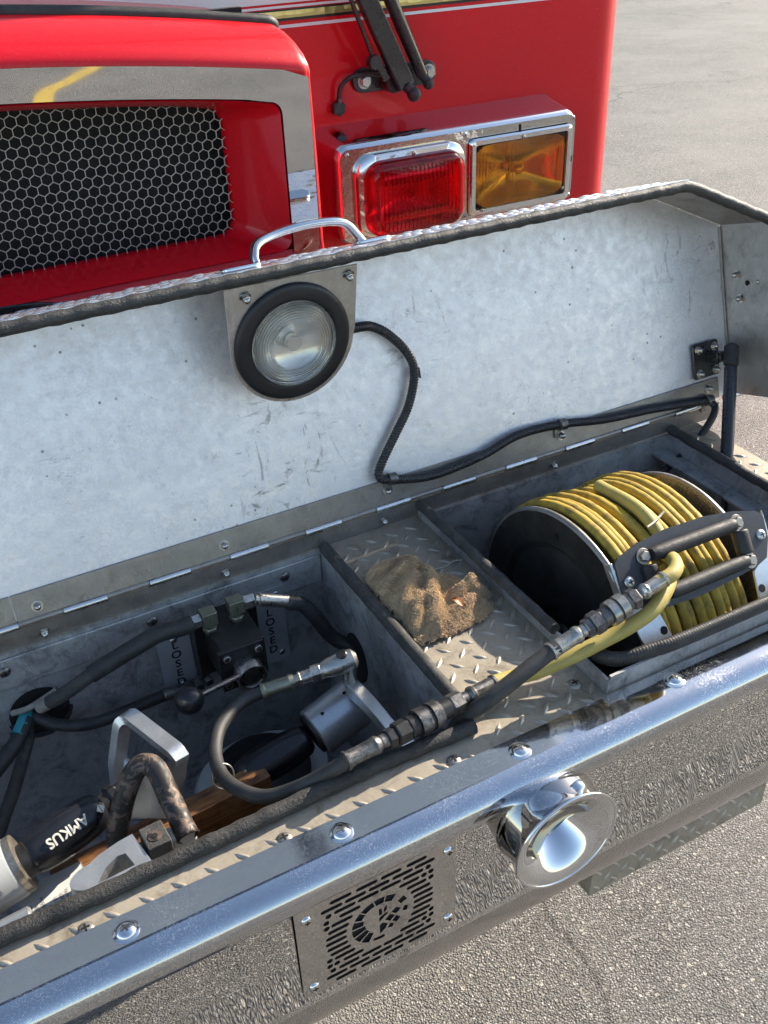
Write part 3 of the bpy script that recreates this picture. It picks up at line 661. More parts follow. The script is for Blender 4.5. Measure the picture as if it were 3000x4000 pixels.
am = amb.build("amber_lamp", "chrome", TR, ang=40); tag(am, "rectangular amber lamp with fluted lens in chrome frame")
al = MB(); NX, NZ = 132, 30; face = []
for b in range(NZ + 1):
    row = []; zz = 0.2440 + 0.0925 * b / NZ; vv = -1 + 2 * b / NZ
    for a in range(NX + 1):
        u = -1 + 2 * a / NX; xx = 0.3175 + 0.1650 * a / NX
        rib = 0.0012 * (0.5 - 0.5 * math.cos(math.pi * a / 2)) if abs(vv) > 0.55 or (abs(u) > 0.78) or (-0.35 < u < 0.1 and vv > -0.2) else 0.0
        row.append((xx, 0.3572 - 0.0035 * (1 - u * u) * (1 - vv * vv) - rib, zz))
    face.append(row)
al.grid(face)
al.build("amber_lens", "amber_lens", am, ang=55)
ar = MB(); rows = []
for j in range(15):
    t = j / 14; row = []
    for i in range(36):
        q = 2 * math.pi * i / 36; c, s = math.cos(q), math.sin(q); e = (abs(c) ** 9 + abs(s) ** 9) ** (-1 / 9)
        row.append((0.400 + 0.081 * t * c * e, 0.3600 + 0.028 * (1 - t * t), 0.290 + 0.0455 * t * s * e))
    rows.append(row)
ar.grid(rows, True); ar.build("reflector", "amber_reflector", am, recalc=False)
bl = MB(); bl.cyl((0.400, 0.385, 0.290), (0.400, 0.368, 0.290), 0.006, n=12); bl.dome((0.400, 0.368, 0.290), (0, -1, 0), 0.008, 0.006); bl.build("bulb_shield", "amber_reflector", am)
for x, z in ((0.1085, 0.3520), (0.3015, 0.3540), (0.4965, 0.3530), (0.3015, 0.2355), (0.4965, 0.2365)): screw(cluster, (x, 0.3631, z), (0, -1, 0), 0.0038)
for x, z in ((0.328, 0.2420), (0.478, 0.2520), (0.400, 0.3395)): screw(am, (x, 0.3540, z), (0, -1, 0), 0.0026)
sl = MB(); sl.box((0.3965, 0.3625, 0.346), (0.4005, 0.3632, 0.356)); sl.build("adjuster_slot", "deep_black", cluster); sl = MB(); sl.box((0.4955, 0.3625, 0.288), (0.4990, 0.3632, 0.2965)); sl.build("adjuster_slot", "deep_black", cluster)

# ---- wiper linkage on the cab face
wp = MB(); wp.prism(rrect(0.1590, 0.2960, 0.4155, 0.4480, 0.0160, 8), (0, YC, 0), X, Z, Y, -0.006, 0.004)
mount = wp.build("wiper_mount", "black_paint", TR, bev=0.0012)
for x, z in ((0.1765, 0.4310), (0.2830, 0.4325)):
    b = MB(); b.cyl((x, YC - 0.006, z), (x, YC - 0.0075, z), 0.0105, n=20); b.hexa((x, YC - 0.0075, z), (x, YC - 0.0145, z), 0.0078); b.build("hex_bolt", "nut_steel", mount)
ph = MB(); ph.cyl((0.2150, YC - 0.004, 0.4300), (0.2150, YC - 0.030, 0.4280), 0.0165, 0.0145, ch=0.002); ph.build("pivot_housing", "black_paint", mount)
a1 = MB(); A = Vector((0.2270, YC - 0.036, 0.4235)); B = A + (Vector((0.140, YC - 0.050, 0.585)) - A) * 3.6; d = (B - A).normalized(); n1 = d.cross(Vector((0, -1, 0))).normalized(); n2 = n1.cross(d)
a1.obox((A + B) / 2, (B - A), n1 * 0.027, n2 * 0.014); 
arm1 = a1.build("wiper_arm", "black_paint", TR, bev=0.0025)
kb = MB(); kb.ball((0.2335, YC - 0.048, 0.4130), 0.0100); kb.cyl((0.2270, YC - 0.040, 0.423), (0.2335, YC - 0.048, 0.4130), 0.0075); kb.build("arm_knob", "black_rubber", arm1)
a2 = MB(); A = Vector((0.2600, YC - 0.026, 0.4330)); B = A + (Vector((0.1780, YC - 0.034, 0.595)) - A) * 3.6; a2.tube([A, A.lerp(B, .1), A.lerp(B, .9), B], [0.0085, 0.0094, 0.0094, 0.0085], 12)
arm2 = a2.build("wiper_arm", "black_paint", TR)
kb = MB(); kb.ball((0.2660, YC - 0.034, 0.4215), 0.0080); kb.cyl(A, (0.2660, YC - 0.034, 0.4215), 0.0065); kb.build("arm_knob", "black_rubber", arm2)
a3 = MB(); A = Vector((0.1750, YC - 0.040, 0.4640)); B = A + (Vector((0.1220, YC - 0.050, 0.585)) - A) * 3.0; a3.tube([A, B], 0.0032, 10)
a3.lathe(A + Vector((0, 0.004, -0.004)), (0, -1, 0), [(0, 0.010), (0.006, 0.0105), (0.012, 0.009)], 18); a3.obox((0.186, YC - 0.040, 0.4500), Vector((0.016, 0, -0.03)), Vector((0.008, 0, 0.004)), Vector((0, 0.006, 0)))
a3.build("tension_rod", "black_paint", TR)
wt = MB(); wt.tube(smooth_path([(0.205, YC - 0.022, 0.4360), (0.178, YC - 0.022, 0.4415), (0.152, YC - 0.018, 0.4410), (0.137, YC - 0.012, 0.4290), (0.1335, YC - 0.009, 0.4110)]), 0.0032, 10)
wtube = wt.build("washer_tube", "black_rubber", TR)
wt = MB(); wt.hexa((0.1330, YC - 0.0005, 0.4000), (0.1330, YC - 0.0125, 0.4000), 0.0105); wt.cyl((0.1334, YC - 0.010, 0.407), (0.1335, YC - 0.009, 0.413), 0.0036); wt.build("tube_nut", "black_paint", wtube)

# ---- bumper deck, wells
def sheet(name, rects, mat, parent, z0=-0.003, z1=0.0):
    mb = MB()
    for x0, x1, y0, y1 in rects: mb.box((x0, y0, z0), (x1, y1, z1))
    return mb.build(name, mat, parent, smooth=False)
DX1 = 0.4670
deck = sheet("deck_plate", [(-1.66, -0.1300, -0.4000, -0.3478), (-0.1300, 0.0045, -0.4000, -0.0060), (0.0045, DX1, -0.4000, -0.3745), (0.4120, DX1, -0.3745, -0.0060), (-1.66, DX1, -0.0060, 0.1400)], "deck_aluminium", TR)
tag(deck, "worn tread plate deck of the bumper")
# one tread bar, shared by all
tb = bmesh.new(); Lb, Wb, Hb = 0.0096, 0.0024, 0.0019
vs = [tb.verts.new(c) for c in ((-Lb, 0, 0), (-Lb * .35, -Wb, 0), (Lb * .35, -Wb, 0), (Lb, 0, 0), (Lb * .35, Wb, 0), (-Lb * .35, Wb, 0), (-Lb * .55, 0, Hb * .8), (-Lb * .2, -Wb * .45, Hb), (Lb * .2, -Wb * .45, Hb), (Lb * .55, 0, Hb * .8), (Lb * .2, Wb * .45, Hb), (-Lb * .2, Wb * .45, Hb))]
for i in range(6): tb.faces.new((vs[i], vs[(i + 1) % 6], vs[6 + (i + 1) % 6], vs[6 + i]))
tb.faces.new(vs[6:]); tbm = bpy.data.meshes.new("tread_bar"); tb.to_mesh(tbm); tb.free(); tbm.materials.append(MATS["tread_aluminium"])
tbm.polygons.foreach_set('use_smooth', [True] * len(tbm.polygons)); tbm.set_sharp_from_angle(angle=R(50))
def bars(parent, x0, x1, y0, y1, skip=()):
    P_ = 0.0275; Q_ = 0.0268
    i0, i1 = math.floor((x0 + 0.1144) / P_) - 1, math.ceil((x1 + 0.1144) / P_) + 1
    j0, j1 = math.floor((y0 + 0.2265) / Q_) - 1, math.ceil((y1 + 0.2265) / Q_) + 1
    for i in range(i0, i1 + 1):
        for j in range(j0, j1 + 1):
            for fam in (0, 1):
                x = -0.1144 + P_ * (i + 0.5 * fam); y = -0.2265 + Q_ * (j + 0.5 * fam)
                if not (x0 + 0.004 < x < x1 - 0.004 and y0 + 0.004 < y < y1 - 0.004): continue
                if any(a < x < b and c < y < d for a, b, c, d in skip): continue
                o = link("tread_bar", tbm, Vector((x + random.uniform(-.0004, .0004), y + random.uniform(-.0004, .0004), -0.0001)), parent)
                o.rotation_euler = (0, 0, R(45 if fam == 0 else -45) + random.uniform(-.05, .05)); s = random.uniform(.92, 1.05); o.scale = (s, s, random.uniform(.75, 1.1))
bars(deck, -0.58, -0.1250, -0.3860, -0.3600)
bars(deck, -0.1250, 0.0, -0.3860, -0.0120)
bars(deck, 0.0, DX1, -0.3860, -0.3720)
bars(deck, 0.4200, DX1, -0.3720, -0.0100)
for x, y in ((-0.3395, -0.3748), (-0.1704, -0.3728), (-0.508, -0.376), (-0.0150, -0.3480)): screw(deck, (x, y, 0.0), (0, 0, 1), 0.0072, "hinge_steel", h=0.0032)

WZ = -0.285
lw = MB()
lw.box((-1.30, -0.0085, WZ), (-0.1345, -0.0062, -0.0005)); lw.box((-0.1345, -0.3480, WZ), (-0.1310, -0.0062, -0.0035)); lw.box((-1.30, -0.3480, WZ), (-0.1345, -0.3455, -0.0005)); lw.box((-1.30, -0.3455, WZ - 0.003), (-0.1345, -0.0085, WZ))
lw.box((-1.303, -0.3480, WZ), (-1.30, -0.0062, -0.0005))
left_well = lw.build("tool_well", "well_aluminium", TR, smooth=False)
ln = MB(); ln.box((-1.30, -0.0118, -0.0440), (-0.1360, -0.0087, -0.0052)); ln.build("back_rail", "well_aluminium", left_well, bev=0.001)
for x in (-0.5090, -0.3468, -0.1838): screw(left_well, (x, -0.0118, -0.0190 if x > -0.5 else -0.02), (0, -1, 0), 0.0066, "dark_steel")
rw = MB(); RZ = 0.0215
x0, x1, y0, y1 = 0.0030, 0.4130, -0.3750, -0.0062; t = 0.0030
rw.box((x0, y0, WZ), (x0 + t, y1, RZ - 0.004)); rw.box((x1 - t, y0, WZ), (x1, y1, 0.004)); rw.box((x0 + t, y0, WZ), (x1 - t, y0 + t, RZ)); rw.box((x0 + t, y1 - 0.0024, WZ), (x1 - t, y1, -0.0005)); rw.box((x0, y0, WZ - 0.003), (x1, y1, WZ))
right_well = rw.build("reel_well", "well_aluminium", TR, smooth=False)
ld = MB(); ld.box((x1 - 0.030, y0 + t, -0.0250), (x1 - t - 0.0005, y1 - 0.003, -0.0215)); ld.build("inner_ledge", "well_aluminium", right_well)
# hinge plate standing on the deck behind the wells
hp = MB(); hp.box((-1.30, -0.0046, 0.0005), (0.5050, -0.0036, 0.0228)); hp.build("hinge_leaf_lower", "hinge_steel", TR, smooth=False)
for x in (-0.4592, -0.2522, -0.0448, 0.2123): cap_nut(left_well, (x, -0.0046, 0.0098), (0, -1, -0.25), 0.0042)

# rubber edge trims
def trim(name, pts, r, mat, parent, wob=0.0008, n=10, step=0.006, flat=1.0):
    P = resample(pts, step); P = [p + Vector((random.uniform(-1, 1), random.uniform(-1, 1), random.uniform(-1, 1))) * wob * 0.5 + Vector((0, 0, wob * math.sin(i * 0.7) * 0.6)) for i, p in enumerate(P)]
    mb = MB(); mb.tube(P, [r * (1 + 0.05 * math.sin(i * 1.3) + random.uniform(-.02, .02)) for i in range(len(P))], n); return mb.build(name, mat, parent)
trim("edge_trim", [(-0.1292, -0.0100, 0.0030), (-0.1292, -0.3200, 0.0035)], 0.0072, "dusty_rubber", left_well, 0.0005)
trim("foam_strip", [(-0.90, -0.3560, 0.0068), (-0.50, -0.3550, 0.0068), (-0.40, -0.3530, 0.0068), (-0.30, -0.3490, 0.0068), (-0.23, -0.3475, 0.0068), (-0.1360, -0.3510, 0.0070)], 0.0074, "foam_rubber", left_well, 0.0007, 12)
trim("edge_trim", [(0.0020, -0.0120, 0.0215), (0.0025, -0.2900, 0.0210)], 0.0064, "dusty_rubber", right_well, 0.0005)
trim("edge_trim", [(0.4115, -0.0100, 0.0080), (0.4115, -0.3700, 0.0080)], 0.0068, "dusty_rubber", right_well, 0.0005)
# peeled bulb seal over the front rim, ribbed on top
P = resample(smooth_path([(0.0185, -0.2900, 0.0020), (0.0150, -0.3250, 0.0140), (0.0170, -0.3480, 0.0215), (0.0300, -0.3620, 0.0235), (0.0600, -0.3690, 0.0265), (0.1200, -0.3735, 0.0275), (0.4080, -0.3735, 0.0275)], 10), 0.0011)
bs = MB(); vs = []; nP = len(P); sec = 14; prev = None
for i, p in enumerate(P):
    tg = (P[min(i + 1, nP - 1)] - P[max(i - 1, 0)]).normalized(); s_ = tg.cross(Z).normalized(); u_ = s_.cross(tg)
    for k in range(sec):
        q = 2 * math.pi * k / sec; c, s = math.cos(q), math.sin(q)
        rr = 1.0 + (0.055 if i % 3 == 0 and s > 0.2 else 0.0)
        vs.append(p + s_ * c * 0.0062 * rr + u_ * (s * 0.0085 * rr))
fs = [(i * sec + k, i * sec + (k + 1) % sec, (i + 1) * sec + (k + 1) % sec, (i + 1) * sec + k) for i in range(nP - 1) for k in range(sec)] + [tuple(range(sec)), tuple((nP - 1) * sec + k for k in range(sec))]
bs.add(vs, fs); bs.build("bulb_seal", "black_rubber", right_well, ang=70)

# ---- chrome bumper
def bumper_profile():
    pts = [(-0.3790, 0.0028), (-0.4060, 0.0026)]
    c, r = (-0.4075, -0.0185), 0.0212
    for j in range(0, 13):
        a = R(88 - 13.4 * j); pts.append((c[0] - r * math.cos(a), c[1] + r * math.sin(a)))
    return pts
prof_t = bumper_profile()                                   # top flange and nose
prof_f = [(-0.4215, -0.0320), (-0.4202, -0.0365), (-0.4200, -0.1000), (-0.4202, -0.1660), (-0.4210, -0.1730)]
prof_b = [(-0.4204, -0.1800), (-0.4192, -0.1920), (-0.4170, -0.2050), (-0.4135, -0.2160), (-0.4085, -0.2240), (-0.3990, -0.2290), (-0.3800, -0.2300)]
prof_t = [q for q in prof_t if not (q[0] > -0.4215 and q[1] < -0.030)]
prof_t.append((-0.4215, -0.0320))
BX0, BX1 = -1.66, 0.43
def extr(name, prof, mat, parent, thick=0.0025):
    mb = MB(); n = 60
    xs_ = [BX0 + (BX1 - BX0) * i / n for i in range(n + 1)] + [BX1 + 0.012, BX1 + 0.028, BX1 + 0.040]
    def pt(x, y, z):
        e = max(0.0, x - BX1); return (x, y + 2.4 * e * e * 8, z)
    mb.grid([[pt(x, y, z) for x in xs_] for y, z in prof])
    return mb.build(name, mat, parent, ang=25)
bmp = extr("bumper_nose", prof_t, "bumper_top", TR); tag(bmp, "polished top flange and rounded nose of the bumper")
extr("bumper_face", prof_f, "bumper_face", bmp); extr("bumper_lower_roll", [prof_f[-1]] + prof_b, "bumper_under", bmp)
for x in (-0.4812, -0.2958, -0.1136, 0.0704, 0.2545):
    b = MB(); b.lathe((x, -0.3950, 0.0026), (0, 0, 1), [(0, 0.0108), (0.0008, 0.0106), (0.0014, 0.0088)], 22); b.dome((x, -0.3950, 0.0036), (0, 0, 1), 0.0082, 0.0040, 18); n0 = len(b.f)
    b.obox((x, -0.3950, 0.0076), (0.0066, 0.0022, 0), (-0.0006, 0.0016, 0), (0, 0, 0.0007)); b.obox((x, -0.3950, 0.0076), (-0.0022, 0.0066, 0), (0.0016, 0.0006, 0), (0, 0, 0.0006))
    o = b.build("dome_screw", "chrome", bmp); o.data.materials.append(MATS["dark_steel"])
    for f in o.data.polygons[n0:]: f.material_index = 1
# tread-plate step below the bumper
st = MB(); st.box((0.0060, -0.3830, -0.3110), (0.2760, -0.3790, -0.2000)); st.box((0.0060, -0.3788, -0.3110), (0.0100, -0.24, -0.2000)); st.box((0.2720, -0.3788, -0.3110), (0.2760, -0.24, -0.2000))
step = st.build("lower_step", "deck_aluminium", TR, bev=0.001)
for i in range(11):
    for j in range(4):
        for fam in (0, 1):
            x = 0.016 + 0.0255 * (i + 0.5 * fam); z = -0.302 + 0.0255 * (j + 0.5 * fam)
            if x > 0.268 or z > -0.215: continue
            o = link("tread_bar", tbm, Vector((x, -0.3830, z)), step); o.rotation_euler = (R(90), 0, 0); o.rotation_euler = (Matrix.Rotation(R(90), 3, 'X') @ Matrix.Rotation(R(45 if fam else -45), 3, 'Z')).to_euler(); o.scale = (.85, .85, 1)
# pierced speaker plate
def slot(x, z, L, w): 
    r = w / 2; pts = []
    for cx, a0 in ((x + L / 2 - r, -90), (x - L / 2 + r, 90)):
        for j in range(6): a = R(a0 + 36 * j); pts.append((cx + r * math.cos(a), z + r * math.sin(a)))
    return pts
holes = []
SL, SW, RP = 0.0205, 0.0044, 0.0079
def rowslots(z, xs_): 
    for x in xs_: holes.append(slot(x, z, SL, SW))
rowslots(-0.0386, (-0.3135, -0.2888, -0.2652, -0.2400))
rowslots(-0.0463, (-0.3225, -0.3000, -0.2772, -0.2542, -0.2320))
rowslots(-0.0537, (-0.3105, -0.2880, -0.2662, -0.2438))
rowslots(-0.0618, (-0.3062, -0.2480))
rowslots(-0.0696, (-0.3142, -0.2405)); rowslots(-0.0777, (-0.3180, -0.2367)); rowslots(-0.0855, (-0.3204, -0.2343)); rowslots(-0.0933, (-0.3211, -0.2340)); rowslots(-0.1012, (-0.3204, -0.2348)); rowslots(-0.1090, (-0.3180, -0.2372))
rowslots(-0.1168, (-0.3142, -0.2405)); rowslots(-0.1246, (-0.3062, -0.2488))
rowslots(-0.1325, (-0.3110, -0.2885, -0.2662, -0.2438)); rowslots(-0.1402, (-0.3236, -0.3010, -0.2780, -0.2550, -0.2325)); rowslots(-0.1478, (-0.3150, -0.2897, -0.2662, -0.2408))
for x, z in ((-.3259, -.0547), (-.3285, -.0626), (-.3288, -.0702), (-.3218, -.0640), (-.2286, -.0534), (-.2259, -.0610), (-.2331, -.0616), (-.2260, -.0690), (-.2262, -.1151), (-.2263, -.1228), (-.2335, -.1240), (-.2293, -.1305), (-.3291, -.1166), (-.3294, -.1243), (-.3224, -.1243), (-.3268, -.1322)):
    holes.append([(x + 0.0029 * math.cos(R(a)), z + 0.0029 * math.sin(R(a))) for a in range(0, 360, 36)])
# round emblem: arc segments round a bold upright, a wheel-like lattice at the right
EX, EZ, ER = -0.2775, -0.0925, 0.0285
def arcseg(a0, a1, r0, r1, k=4):
    return [(EX + r1 * math.cos(R(a0 + (a1 - a0) * j / k)), EZ + r1 * math.sin(R(a0 + (a1 - a0) * j / k))) for j in range(k + 1)] + [(EX + r0 * math.cos(R(a1 - (a1 - a0) * j / k)), EZ + r0 * math.sin(R(a1 - (a1 - a0) * j / k))) for j in range(k + 1)]
for a0, a1, r0 in ((134, 152, .021), (156, 174, .0175), (178, 198, .0155), (202, 220, .0155), (224, 243, .0170), (104, 131, .0215), (80, 101, .0205), (56, 77, .0205), (252, 276, .0245), (20, 36, .0215)):
    holes.append(arcseg(a0, a1, r0, ER))
EP = lambda L: [(EX + a * 0.001, EZ + b * 0.001) for a, b in L]
for q in ([(-1.5, 5), (1.5, 5), (1.5, 13), (-1.5, 14)], [(3.5, 6), (6.5, 9), (6.5, 15), (3.5, 12)], [(8, 9.5), (17.5, 17.5), (15, 20), (8, 14)], [(9.5, 4.5), (18, 8), (19.5, 12.5), (11.5, 8)], [(-1.5, -4), (4, 0.5), (8, 3.2), (5, 5), (-1.5, 2)],
          [(10.5, 1.5), (15.5, -3.5), (20.5, 1.0), (15.5, 5.5)], [(4, -5), (9, -10), (14, -5), (9, 0)], [(11, -11), (15.5, -15.5), (19.5, -11), (15.5, -6)], [(-1.5, -21), (4, -17), (6.5, -11.5), (1.5, -7), (-1.5, -9)], [(6, -18.5), (11, -19.5), (13, -16.5), (9, -13)], [(21.5, -3.5), (26, -6), (27.5, 0), (24, 2)]):
    holes.append(EP(q))
def clear(a, others, gap=0.0008):
    ax0, ax1, az0, az1 = min(p[0] for p in a), max(p[0] for p in a), min(p[1] for p in a), max(p[1] for p in a)
    for b in others:
        bx0, bx1, bz0, bz1 = min(p[0] for p in b), max(p[0] for p in b), min(p[1] for p in b), max(p[1] for p in b)
        if ax0 - gap > bx1 or bx0 - gap > ax1 or az0 - gap > bz1 or bz0 - gap > az1: continue
        for P1, P2 in ((a, b), (b, a)):
            n = len(P2)
            for x, z in P1:
                c = False
                for i in range(n):
                    (x1, y1), (x2, y2) = P2[i], P2[(i + 1) % n]
                    if (y1 > z) != (y2 > z) and x < (x2 - x1) * (z - y1) / (y2 - y1) + x1: c = not c
                    e = Vector((x2 - x1, y2 - y1)); w = Vector((x - x1, z - y1)); t = max(0, min(1, w.dot(e) / max(e.length_squared, 1e-12)))
                    if (w - e * t).length < gap: return False
                if c: return False
    return True
kept = []
for h in holes:
    if clear(h, kept): kept.append(h)
holes = kept
sp = plate_with_holes(rrect(-0.3560, -0.2000, -0.1550, -0.0235, 0.007), holes, (0, -0.4232, 0), X, Z, Y, 0.0016)
spk = sp.build("speaker_plate", "polished_plate", TR, smooth=False); tag(spk, "pierced polished plate with slots and round emblem")
bkp = MB(); bkp.box((-0.338, -0.42185, -0.151), (-0.216, -0.4212, -0.0345)); bkp.build("dark_backing", "deep_black", spk)
for x, z in ((-0.3457, -0.0465), (-0.2080, -0.0455), (-0.2080, -0.1416), (-0.3460, -0.1420)): screw(spk, (x, -0.4240, z), (0, -1, 0), 0.0052, "chrome")
# chrome horn
HB = Vector((-0.0990, -0.4205, -0.0665)); HM = Vector((-0.1100, -0.4670, -0.0470)); ax = Vector((0, -1, 0))
hn = MB(); hn.lathe(HB, ax, [(-0.002, 0.0530), (0.001, 0.0540), (0.003, 0.0530), (0.022, 0.0500), (0.0250, 0.0485), (0.0265, 0.0440), (0.028, 0.0360), (0.034, 0.0340)], 56, False)
horn = hn.build("air_horn", "horn_steel", TR, ang=40); tag(horn, "chrome horn with flared bell on the bumper face")
bell = MB()
bp = [(0.006, 0.0330), (0.020, 0.0350), (0.033, 0.0420), (0.040, 0.0500), (0.0435, 0.0565), (0.0450, 0.0590), (0.0462, 0.0592), (0.0468, 0.0580), (0.0464, 0.0560), (0.0452, 0.0515), (0.0425, 0.0460), (0.0370, 0.0390), (0.0280, 0.0310), (0.0160, 0.0235), (0.0020, 0.0175), (-0.012, 0.0145), (-0.030, 0.0125), (-0.030, 0.0)]
bp = [(t, r_ * 0.915) for t, r_ in bp]; bell.lathe(HM - ax * 0.0468, ax, bp, 64, False); bell.tube([HM + Vector((0.0538 * math.cos(R(a)), 0.0006, 0.0538 * math.sin(R(a)))) for a in range(0, 361, 6)], 0.0016, 8, False); bell.build("horn_bell", "chrome", horn, ang=60, recalc=False)
hb = MB(); hb.dome((-0.0805, -0.4385, -0.0250), (0.05, -1, 0.15), 0.0098, 0.0075, 18, 0.0015); hb.build("dome_nut", "chrome", horn)

# ================================================================= LID (part of the truck)
LL, FD = 0.3115, 0.1080
CX0, CX1, CL = 0.3820, 0.5310, 0.2410
LX0 = -1.30
lp = MB(); lp.prism([(LX0, 0.004), (CX1, 0.004), (CX1, CL), (CX0, LL), (LX0, LL)], LH, X, LU, LN, -0.003, 0.0)
lidp = lp.build("storage_lid", "lid_aluminium", TR, smooth=False); tag(lidp, "raised compartment lid with scuffed bare aluminium inside")
fl = MB()   # flanges: top, chamfer, end
def flange(a, b, t=0.0028, n_in=None):
    (xa, la), (xb, lb) = a, b; d = Vector((xb - xa, lb - la)); nrm = Vector((-d.y, d.x)).normalized() * -1
    return [(xa, la), (xb, lb)]
def wall(mb, a, b, t, h):
    """upright strip of sheet along lid line a-b, inner face at the line, thickness outwards"""
    d = Vector((b[0] - a[0], b[1] - a[1])).normalized(); no = Vector((-d.y, d.x)) * t
    q = [a, b, (b[0] + no.x, b[1] + no.y), (a[0] + no.x, a[1] + no.y)]
    mb.prism(q, LH, X, LU, LN, 0.0006, h)
wall(fl, (CX0, LL), (LX0, LL), -0.0028, FD); fl.build("top_flange", "bright_tread", lidp, smooth=False)
fl = MB(); wall(fl, (CX1, CL), (CX0, LL), -0.0028, FD - 0.0003); fl.build("corner_flange", "flange_aluminium", lidp, smooth=False)
fl = MB(); wall(fl, (CX1, 0.004), (CX1, CL), -0.0028, FD - 0.0006); fl.build("end_flange", "flange_aluminium", lidp, smooth=False)
wd = MB(); wd.tube([lid(CX1 - .0015, 0.03, .0012), lid(CX1 - .0015, CL - .002, .0012)], 0.0016, 8); wd.build("weld_bead", "hinge_steel", lidp)
# rubber edging along the flange lip
ept = [(LX0, LL - 0.0042), (CX0 - 0.012, LL - 0.0042), (CX0 - 0.004, LL - 0.0048), (CX0 + 0.006, LL - 0.0078), (CX1 - 0.008, CL - 0.0010), (CX1 - 0.0035, CL - 0.0070), (CX1 - 0.0030, CL - 0.016), (CX1 - 0.0030, 0.006)]
trim("lid_edge_trim", [lid(x, l, FD + 0.0005) for x, l in ept], 0.0068, "dark_trim", lidp, 0.0004, 12, 0.005)
# raised tread on the outside of the top flange and lid back
gb = bmesh.new(); Lb, Wb, Hb = 0.0085, 0.0021, 0.0012
vs = [gb.verts.new(c) for c in ((-Lb, 0, 0), (-Lb * .6, -Wb, 0), (Lb * .6, -Wb, 0), (Lb, 0, 0), (Lb * .6, Wb, 0), (-Lb * .6, Wb, 0), (-Lb * .6, 0, Hb * .9), (-Lb * .3, -Wb * .5, Hb), (Lb * .3, -Wb * .5, Hb), (Lb * .6, 0, Hb * .9), (Lb * .3, Wb * .5, Hb), (-Lb * .3, Wb * .5, Hb))]
for i in range(6): gb.faces.new((vs[i], vs[(i + 1) % 6], vs[6 + (i + 1) % 6], vs[6 + i]))
gb.faces.new(vs[6:]); gbm = bpy.data.meshes.new("flange_tread_bar"); gb.to_mesh(gbm); gb.free(); gbm.materials.append(MATS["bright_tread"])
gbm.polygons.foreach_set('use_smooth', [True] * len(gbm.polygons))
RT = Matrix((X, LN, LU)).transposed()      # local z = out of the flange
for i in range(-14, 22):
    xg = -0.42 + 0.0365 * i
    if xg < -0.95 or xg > CX0 - 0.03: continue
    for k, dx, dn in ((0, -0.008, 0.076), (1, 0.0, 0.085), (2, 0.009, 0.094), (3, 0.010, 0.040), (4, 0.018, 0.049), (5, 0.027, 0.058), (6, -0.008, 0.010), (7, 0.0, 0.019)):
        if -0.205 < xg + dx < -0.150 or -0.05 < xg + dx < -0.005: continue
        o = link("tread_bar", gbm, lid(xg + dx, LL + 0.0028, dn), lidp); o.rotation_euler = (RT @ Matrix.Rotation(R(8), 3, 'Z')).to_euler(); o.scale = (0.9, 1.0, 0.9)
RB = Matrix((X, -LU, -LN)).transposed()
for i in range(-4, 16):
    for j in range(0, 9):
        for fam in (0, 1):
            x = -0.30 + 0.034 * (i + 0.5 * fam); l = 0.012 + 0.034 * (j + 0.5 * fam)
            if x > 0.20 or l > 0.29 : continue
            o = link("tread_bar", gbm, lid(x, l, -0.0041), lidp); o.rotation_euler = (RB @ Matrix.Rotation(R(45 if fam else -45), 3, 'Z')).to_euler(); o.scale = (1.15, 1.2, 1.3)
sk_ = MB(); sk_.prism([(LX0, 0.006), (CX1 - 0.002, 0.006), (CX1 - 0.002, CL - 0.001), (CX0, LL - 0.001), (LX0, LL - 0.001)], LH, X, LU, LN, -0.0041, -0.0031); sk_.build("tread_skin", "bright_tread", lidp, smooth=False)
# hinge leaf on the lid, with alternating knuckles
for a, b in ((LX0, -0.4830), (-0.4815, 0.5075)):
    hl = MB(); hl.prism([(a, 0.0035), (b, 0.0035), (b, 0.0335), (a, 0.0335)], LH, X, LU, LN, 0.0004, 0.0026); hl.build("hinge_leaf", "hinge_steel", lidp, bev=0.0005)
pit = 0.0952; k0 = -0.4347
for i in range(-4, 11):
    a = k0 + pit * i; 
    kb = MB(); kb.cyl((a + 0.0006, -0.0010, 0.0250), (a + 0.0476, -0.0010, 0.0250), 0.0050, n=16); kb.build("hinge_knuckle", "knuckle_steel", lidp)
    if a + pit < 0.50:
        kb = MB(); kb.cyl((a + 0.0478, 0.0008, 0.0248), (a + pit + 0.0004, 0.0008, 0.0248), 0.0046, n=14); kb.build("hinge_knuckle", "hinge_steel", lidp)
for x, l in ((-0.4584, 0.0150), (-0.2474, 0.0165), (-0.0345, 0.0195), (0.2280, 0.0205), (0.4875, 0.0210)): cap_nut(lidp, lid(x, l, 0.0026), LN, 0.0046)
for y, z in ((0.0246, 0.1987), (0.0112, 0.1690)): cap_nut(lidp, (CX1 - 0.0002, y, z), (-1, 0, 0), 0.0046)
hh = MB(); hh.cyl((CX1 - 0.0003, 0.0047, 0.1929), (CX1 - 0.0008, 0.0047, 0.1929), 0.0038, n=14); hh.build("bolt_hole", "deep_black", lidp)
hh = MB(); hh.dome((CX1 - 0.0002, -0.0121, 0.1993), (-1, 0, 0), 0.0030, 0.0022, 12); hh.build("rivet", "nut_steel", lidp)
for x in (-0.0540, -0.0440): cap_nut(lidp, lid(x, LL - 0.0002, FD - 0.022), -LU, 0.0040)
